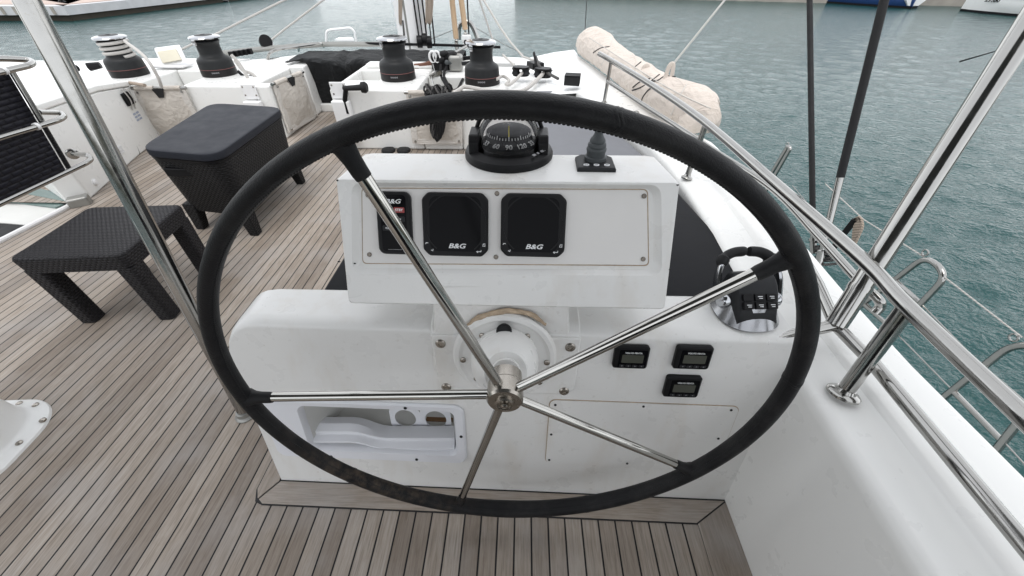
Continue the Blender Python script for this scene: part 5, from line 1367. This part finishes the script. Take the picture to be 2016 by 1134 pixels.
jm = thing('deck_jammer', 'black cam jammer with a lever and fleck rope on the right deck', 'jammer', at(1052, 132, z=.62))
q = at(1054, 128, z=.64); m = M(); m.box(q, (.13, .16, .06), Matrix.Rotation(rad(25), 4, 'Z')); m.to('body', 'plastic', jm, bev=.01)
m = M(); m.tube([at(1056, 126, z=.68), at(1051, 104, z=.76)], [.03, .02], 8, ry=.5); m.to('lever', 'plastic', jm)
m = M(); m.tube(spl([at(1055, 112, z=.72), at(1062, 130, z=.68), at(1072, 140, z=.65), at(1099, 155, z=.63)], 5), .013, 7); m.to('rope_tail', 'rope_bw', jm)
rp = thing('pink_line', 'pale pinkish beige rope lying at the foot of the leftmost winch', 'rope', at(250, 165, z=.53)); m = M(); m.tube(spl([at(226, 164, z=.54), at(252, 163, z=.54), at(285, 168, z=.54)], 6), .016, 7); m.to('rope', 'rope_t', rp)
for k, pts in enumerate(([(468, 140), (484, 152), (500, 150), (518, 162), (535, 168)], [(462, 118), (478, 138), (496, 145), (512, 158), (540, 165)], [(455, 108), (470, 124), (486, 150), (488, 162)])):
    m = M(); m.tube(spl([at(a, b, y=4.55 - .06 * k) for a, b in pts], 6), .016, 7); tag(m.to('loose_rope', 'rope_b' if k == 0 else 'rope_w'), ['black rope looping from the second winch into the inboard pocket', 'white rope looping beside the black one into the inboard pocket', 'short white rope hanging down beside the second winch'][k], 'rope', 'loose ropes by the second winch')
m = M()
for k in range(5): m.box(at(456 + 9 * k, 107 - 1.5 * k, z=.60), (.05, .05, .06))
tag(m.to('line_clutches', 'plastic', weld=0, bev=.006), 'row of small black line clutches on the roof edge behind the second winch', 'clutch row')
for k, (x0, y0, x1, y1) in enumerate(((174, 132, 198, 128), (122, 137, 152, 134))):
    m = M(); m.tube([at(x0, y0, z=.60), at(x1, y1, z=.61)], [.04, .03], 8); tag(m.to('deck_cleat', 'plastic'), ['black cleat on the roof edge left of the first winch', 'black cleat on the roof edge behind the left awning post'][k], 'cleat', 'cleats on the port roof edge')

# ================================================================== rod, quays and boats
rd = at(1890, 121, z=-1.0); m = M(); m.tube([at(1890, 121, x=9), at(1935, 108, x=9), at(1990, 92, x=9), at(2080, 62, x=9)], [.018, .012, .008, .006], 6); tag(m.to('fishing_rod', 'plastic'), 'thin black rod sticking out over the water at the right edge', 'rod')
def up_at(px, py, b):    # height of a pixel above a ground point b, same distance
    return at(px, py, y=b.y).z
c0, c1, c2 = at(0, 42, z=WZ), at(143, 42, z=WZ), at(432, 6, z=WZ)
c00 = c0 + (c0 - c1) * 1.5; c3 = c1 + (c2 - c1) * 2.2
zt_ = up_at(143, 12, c1); zl = up_at(143, 30, c1); 
qy = thing('stone_quay', 'pale stone quay with a dark recessed foot in the upper left corner', 'quay', c1)
back_ = V((-60, 60, 0))
def qpoly(o): 
    dn = V((0, 1, 0)); d2_ = (c2 - c1).normalized(); n2_ = V((-d2_.y, d2_.x, 0))
    return [c00 + dn * o, c1 + (dn + n2_ * .6) * o * .8, c3 + n2_ * o, c3 + V((-90, 20, 0)), c00 + V((-20, 60, 0))]
m = M(); P = qpoly(.35); m.loft([[(q.x, q.y, WZ - .5) for q in P], [(q.x, q.y, zl + .05) for q in P]]); m.to('foot', 'quay_dark', qy)
m = M(); P = qpoly(0); m.loft([[(q.x, q.y, zl) for q in P], [(q.x, q.y, zt_) for q in P]]); m.to('coping', 'stone_w', qy)
m = M(); P = qpoly(1.3); m.loft([[(q.x, q.y, zt_ - .1) for q in P], [(q.x, q.y, zt_ + .05) for q in P]]); m.to('paving', 'paving', qy)
m = M()
for k in range(14):
    q = c00 + (c1 - c00) * ((k + .6) / 14.6); m.box((q.x, q.y - .02, (zl + zt_) / 2), (.25, .06, zt_ - zl - .1))
m.to('joint', 'stone', qy)
bq = at(122, 4, z=zt_ + .05); m = M(); m.lathe([(.28, 0), (.16, .1), (.14, .4), (.26, .5), (.2, .6), (.01, .62)], bq, (0, 0, 1), 16); m.tube([bq + V((0, 0, .3)), bq + V((.6, -.8, .1))], .05, 6); tag(m.to('bollard', 'plastic'), 'small black mooring bollard on the quay, upper left', 'bollard')
# right hand quay behind the boats
e0, e1 = at(1330, 2, z=WZ), at(2100, 21, z=WZ)
rq_ = thing('stone_quay', 'brownish stone quay between the blue boat and the white boat, upper right', 'quay', (e0 + e1) / 2)
dn = (e1 - e0).normalized(); nn = V((-dn.y, dn.x, 0))
P = [e0 - dn * 20 + nn * 2.0, e1 + dn * 30 + nn * 2.0, e1 + dn * 30 + nn * 30, e0 - dn * 20 + nn * 30]
m = M(); m.loft([[(q.x, q.y, WZ - .5) for q in P], [(q.x, q.y, WZ + 1.7) for q in P]]); m.to('wall', 'stone', rq_)
m = M(); m.loft([[(q.x - nn.x * .25, q.y - nn.y * .25, WZ + 1.7) for q in P], [(q.x - nn.x * .25, q.y - nn.y * .25, WZ + 2.0) for q in P]]); m.to('coping', 'stone_w', rq_)
def boat(label, a, b, beam, free, mat, bow=1, cabin=True, grp='moored boats'):
    """hull from stern a to bow b"""
    a, b = V(a), V(b); d = (b - a); Ln = d.length; d.normalize(); n_ = V((-d.y, d.x, 0))
    t = thing('moored_boat', label, 'boat', (a + b) / 2, grp)
    secs = [(0, .80, .9), (.15, .95, .92), (.4, 1, .95), (.65, .88, 1.03), (.82, .60, 1.14), (.94, .26, 1.24), (1.0, .03, 1.3)]
    def sec(s, w, h, k0, inset=0):
        c = a + d * (s * Ln); hw = beam / 2 * w
        return [c + n_ * sg * (hw * ww - inset) + V((0, 0, zz * free * h)) for sg, ww, zz in ((1, .55, -.35), (1, .86, 0.05), (1, .97, .5), (1, 1, 1), (-1, 1, 1), (-1, .97, .5), (-1, .86, .05), (-1, .55, -.35))]
    m = M(); m.loft([sec(*q, 0) for q in secs]); m.to('hull', mat, t, ang=40)
    m = M()
    for sg in (0, 7):
        L = [sec(*q, 0) for q in secs]
    m.loft([[q + V((0, 0, .01)) for q in [(a + d * (s * Ln)) + n_ * beam / 2 * w * .96 + V((0, 0, free * h)), (a + d * (s * Ln)) - n_ * beam / 2 * w * .96 + V((0, 0, free * h)), (a + d * (s * Ln)) - n_ * beam / 2 * w * .96 + V((0, 0, free * h + .06)), (a + d * (s * Ln)) + n_ * beam / 2 * w * .96 + V((0, 0, free * h + .06))]] for s, w, h in secs]); m.to('deck', 'gel', t)
    m = M(); wl = []
    for s, w, h in secs:
        c = a + d * (s * Ln); hw = beam / 2 * w * .875 + .02
        wl.append([c + n_ * hw + V((0, 0, -.2)), c + n_ * (hw + .015) + V((0, 0, .18)), c - n_ * (hw + .015) + V((0, 0, .18)), c - n_ * hw + V((0, 0, -.2))])
    m.loft(wl); m.to('boot_top', 'plastic', t)
    if cabin:
        c = a + d * Ln * .42; m = M(); fm = basis(c + V((0, 0, free)), d, n_)
        m.m4 = fm; m.loft([[(-Ln * .16, -beam * .3, 0), (Ln * .16, -beam * .3, 0), (Ln * .16, beam * .3, 0), (-Ln * .16, beam * .3, 0)], [(-Ln * .15, -beam * .26, 1.5), (Ln * .10, -beam * .26, 1.5), (Ln * .10, beam * .26, 1.5), (-Ln * .15, beam * .26, 1.5)]]); m.to('cabin', 'gel', t, bev=.08)
    return t, d, n_, Ln, a
g0, g1 = at(1652, 6, z=WZ), at(1800, 16, z=WZ)
bt, d, n_, Ln, a = boat('dark blue hulled boat moored at the right quay, upper right', g1 + (g1 - g0) * .0, g0 + (g0 - g1) * .8, 3.2, 1.5, 'blue')
m = M(); fm = basis(g1 + V((0, 0, .15)) - d * .05, -d, V((0, 0, 1))); q = g1 - d * .4 - n_ * .2
m.m4 = None; ctr = [at(1787, 12, y=g1.y - .6), at(1808, 12, y=g1.y - .6), at(1824, 0, y=g1.y - .6), at(1790, -6, y=g1.y - .6), at(1784, 0, y=g1.y - .6)]
m.ext(ctr, (.3, 1.4, 0)); m.to('transom', 'white_p', bt, bev=.03)
g0, g1 = at(1912, 22, z=WZ), at(2060, 34, z=WZ)
bt, d, n_, Ln, a = boat('white boat with a red stripe and hull number, upper right corner', g1 + (g1 - g0) * .9, g0 + V((-.9, .2, 0)), 3.0, 1.7, 'gel')
m = M(); sgn = -1 if (EYE - a).dot(n_) < 0 else 1
secs = [(0, .80, .9), (.15, .95, .92), (.4, 1, .95), (.65, .88, 1.03), (.82, .60, 1.14), (.94, .26, 1.24)]
st = []
for s, w, h in secs:
    c = a + d * (s * Ln) + n_ * sgn * 3.0 / 2 * w
    st.append([c * 1 + n_ * sgn * (-.01) + V((0, 0, 1.7 * h * .70)), c + n_ * sgn * .03 + V((0, 0, 1.7 * h * .70)), c + n_ * sgn * .035 + V((0, 0, 1.7 * h * .86)), c + V((0, 0, 1.7 * h * .86))])
m.loft(st); m.to('stripe', 'redpaint', bt)
c = a + d * (.80 * Ln) + n_ * sgn * (3.0 / 2 * .66 + .03) + V((0, 0, 1.0))
tdir = (n_.cross(V((0, 0, 1)))) * sgn * -1
tx = d if d.dot(V((1, 0, 0))) > 0 else -d
m = M(); m.text('27:00', .42, 0, 0, 0, 0, .01, 1.1, .02, 'CENTER', basis(c, tx, (0, 0, 1))); m.to('hull_number', 'plastic', bt, weld=0)
g0, g1 = at(1590, 3, z=WZ), at(1655, 5, z=WZ)
boat('white boat mostly cut off at the top edge, left of the blue hull', g1, g0 + (g0 - g1) * .6, 2.6, 1.2, 'gel')
g0, g1 = at(398, 3, z=WZ), at(450, 4, z=WZ)
boat('small white boat at the end of the left quay, top edge', g0 + (g0 - g1) * .3, g1, 1.8, .8, 'gel', cabin=False)

# low hills added unseen behind and abeam: they darken the horizon the steel reflects
m = M(); L = []
for i in range(81):
    a = rad(85 + 190 * i / 80); dx, dy = sin(a), cos(a)
    hh = 22 + 16 * noise.noise(V((i * .16, 3.1, 0))) + 5 * noise.noise(V((i * .7, 1.0, 0)))
    L.append([(dx * r, dy * r, z) for r, z in ((150, WZ - 1), (152, WZ + 3 + .1 * hh), (185, WZ + hh * .6), (235, WZ + hh), (300, WZ + hh * .7), (330, WZ - 1))])
m.loft(L, False, False, False); struct(m.to('reflected_hills', 'hill', org=(0, 0, WZ)))
EXPO = 1.15
# ================================================================== light
wd = bpy.data.worlds.new('World'); SC.world = wd; wd.use_nodes = True
nt = wd.node_tree; bgn = nt.nodes['Background']
sky = nt.nodes.new('ShaderNodeTexSky'); sky.sky_type = 'NISHITA'; sky.sun_disc = False
SUN_EL, SUN_AZ = rad(72), rad(195)
sky.sun_elevation = SUN_EL; sky.sun_rotation = SUN_AZ; sky.dust_density = 1.0; sky.air_density = 1.0; sky.altitude = 0
hs = nt.nodes.new('ShaderNodeHueSaturation'); hs.inputs['Saturation'].default_value = .42
nt.links.new(sky.outputs[0], hs.inputs['Color']); 
cm = nt.nodes.new('ShaderNodeMix'); cm.data_type = 'RGBA'; cm.inputs[0].default_value = .72; 
tcw = nt.nodes.new('ShaderNodeTexCoord'); sep = nt.nodes.new('ShaderNodeSeparateXYZ'); nt.links.new(tcw.outputs['Generated'], sep.inputs[0])
cr = nt.nodes.new('ShaderNodeMapRange'); nt.links.new(sep.outputs[2], cr.inputs[0])      # overcast: a bright band low in the sky, duller overhead
for k_, v_ in ((1, 0.0), (2, .55), (3, 10.3), (4, 7.2)): cr.inputs[k_].default_value = v_
cl = nt.nodes.new('ShaderNodeMix'); cl.data_type = 'RGBA'; cl.blend_type = 'MULTIPLY'; cl.inputs[0].default_value = 1; cl.inputs[7].default_value = (.985, 1.0, 1.02, 1)
nt.links.new(cr.outputs[0], cl.inputs[6]); nt.links.new(cl.outputs[2], cm.inputs[7])
nt.links.new(hs.outputs[0], cm.inputs[6]); nt.links.new(cm.outputs[2], bgn.inputs[0])
bgn.inputs[1].default_value = .10
sd = bpy.data.lights.new('sun', 'SUN'); sd.energy = .6; sd.angle = rad(30); sd.color = (1, .97, .93)
so = bpy.data.objects.new('sun', sd); COL.objects.link(so)
dirn = V((sin(SUN_AZ) * cos(SUN_EL), cos(SUN_AZ) * cos(SUN_EL), sin(SUN_EL)))
so.rotation_euler = dirn.to_track_quat('Z', 'Y').to_euler(); so.location = (0, 0, 30)
SC.view_settings.view_transform = 'Standard'; SC.view_settings.look = 'None'
SC.view_settings.exposure = EXPO; SC.view_settings.gamma = 1; SC.view_settings.use_curve_mapping = False
SC.cycles.max_bounces = 8; SC.cycles.transparent_max_bounces = 12
SC.cycles.use_denoising = True
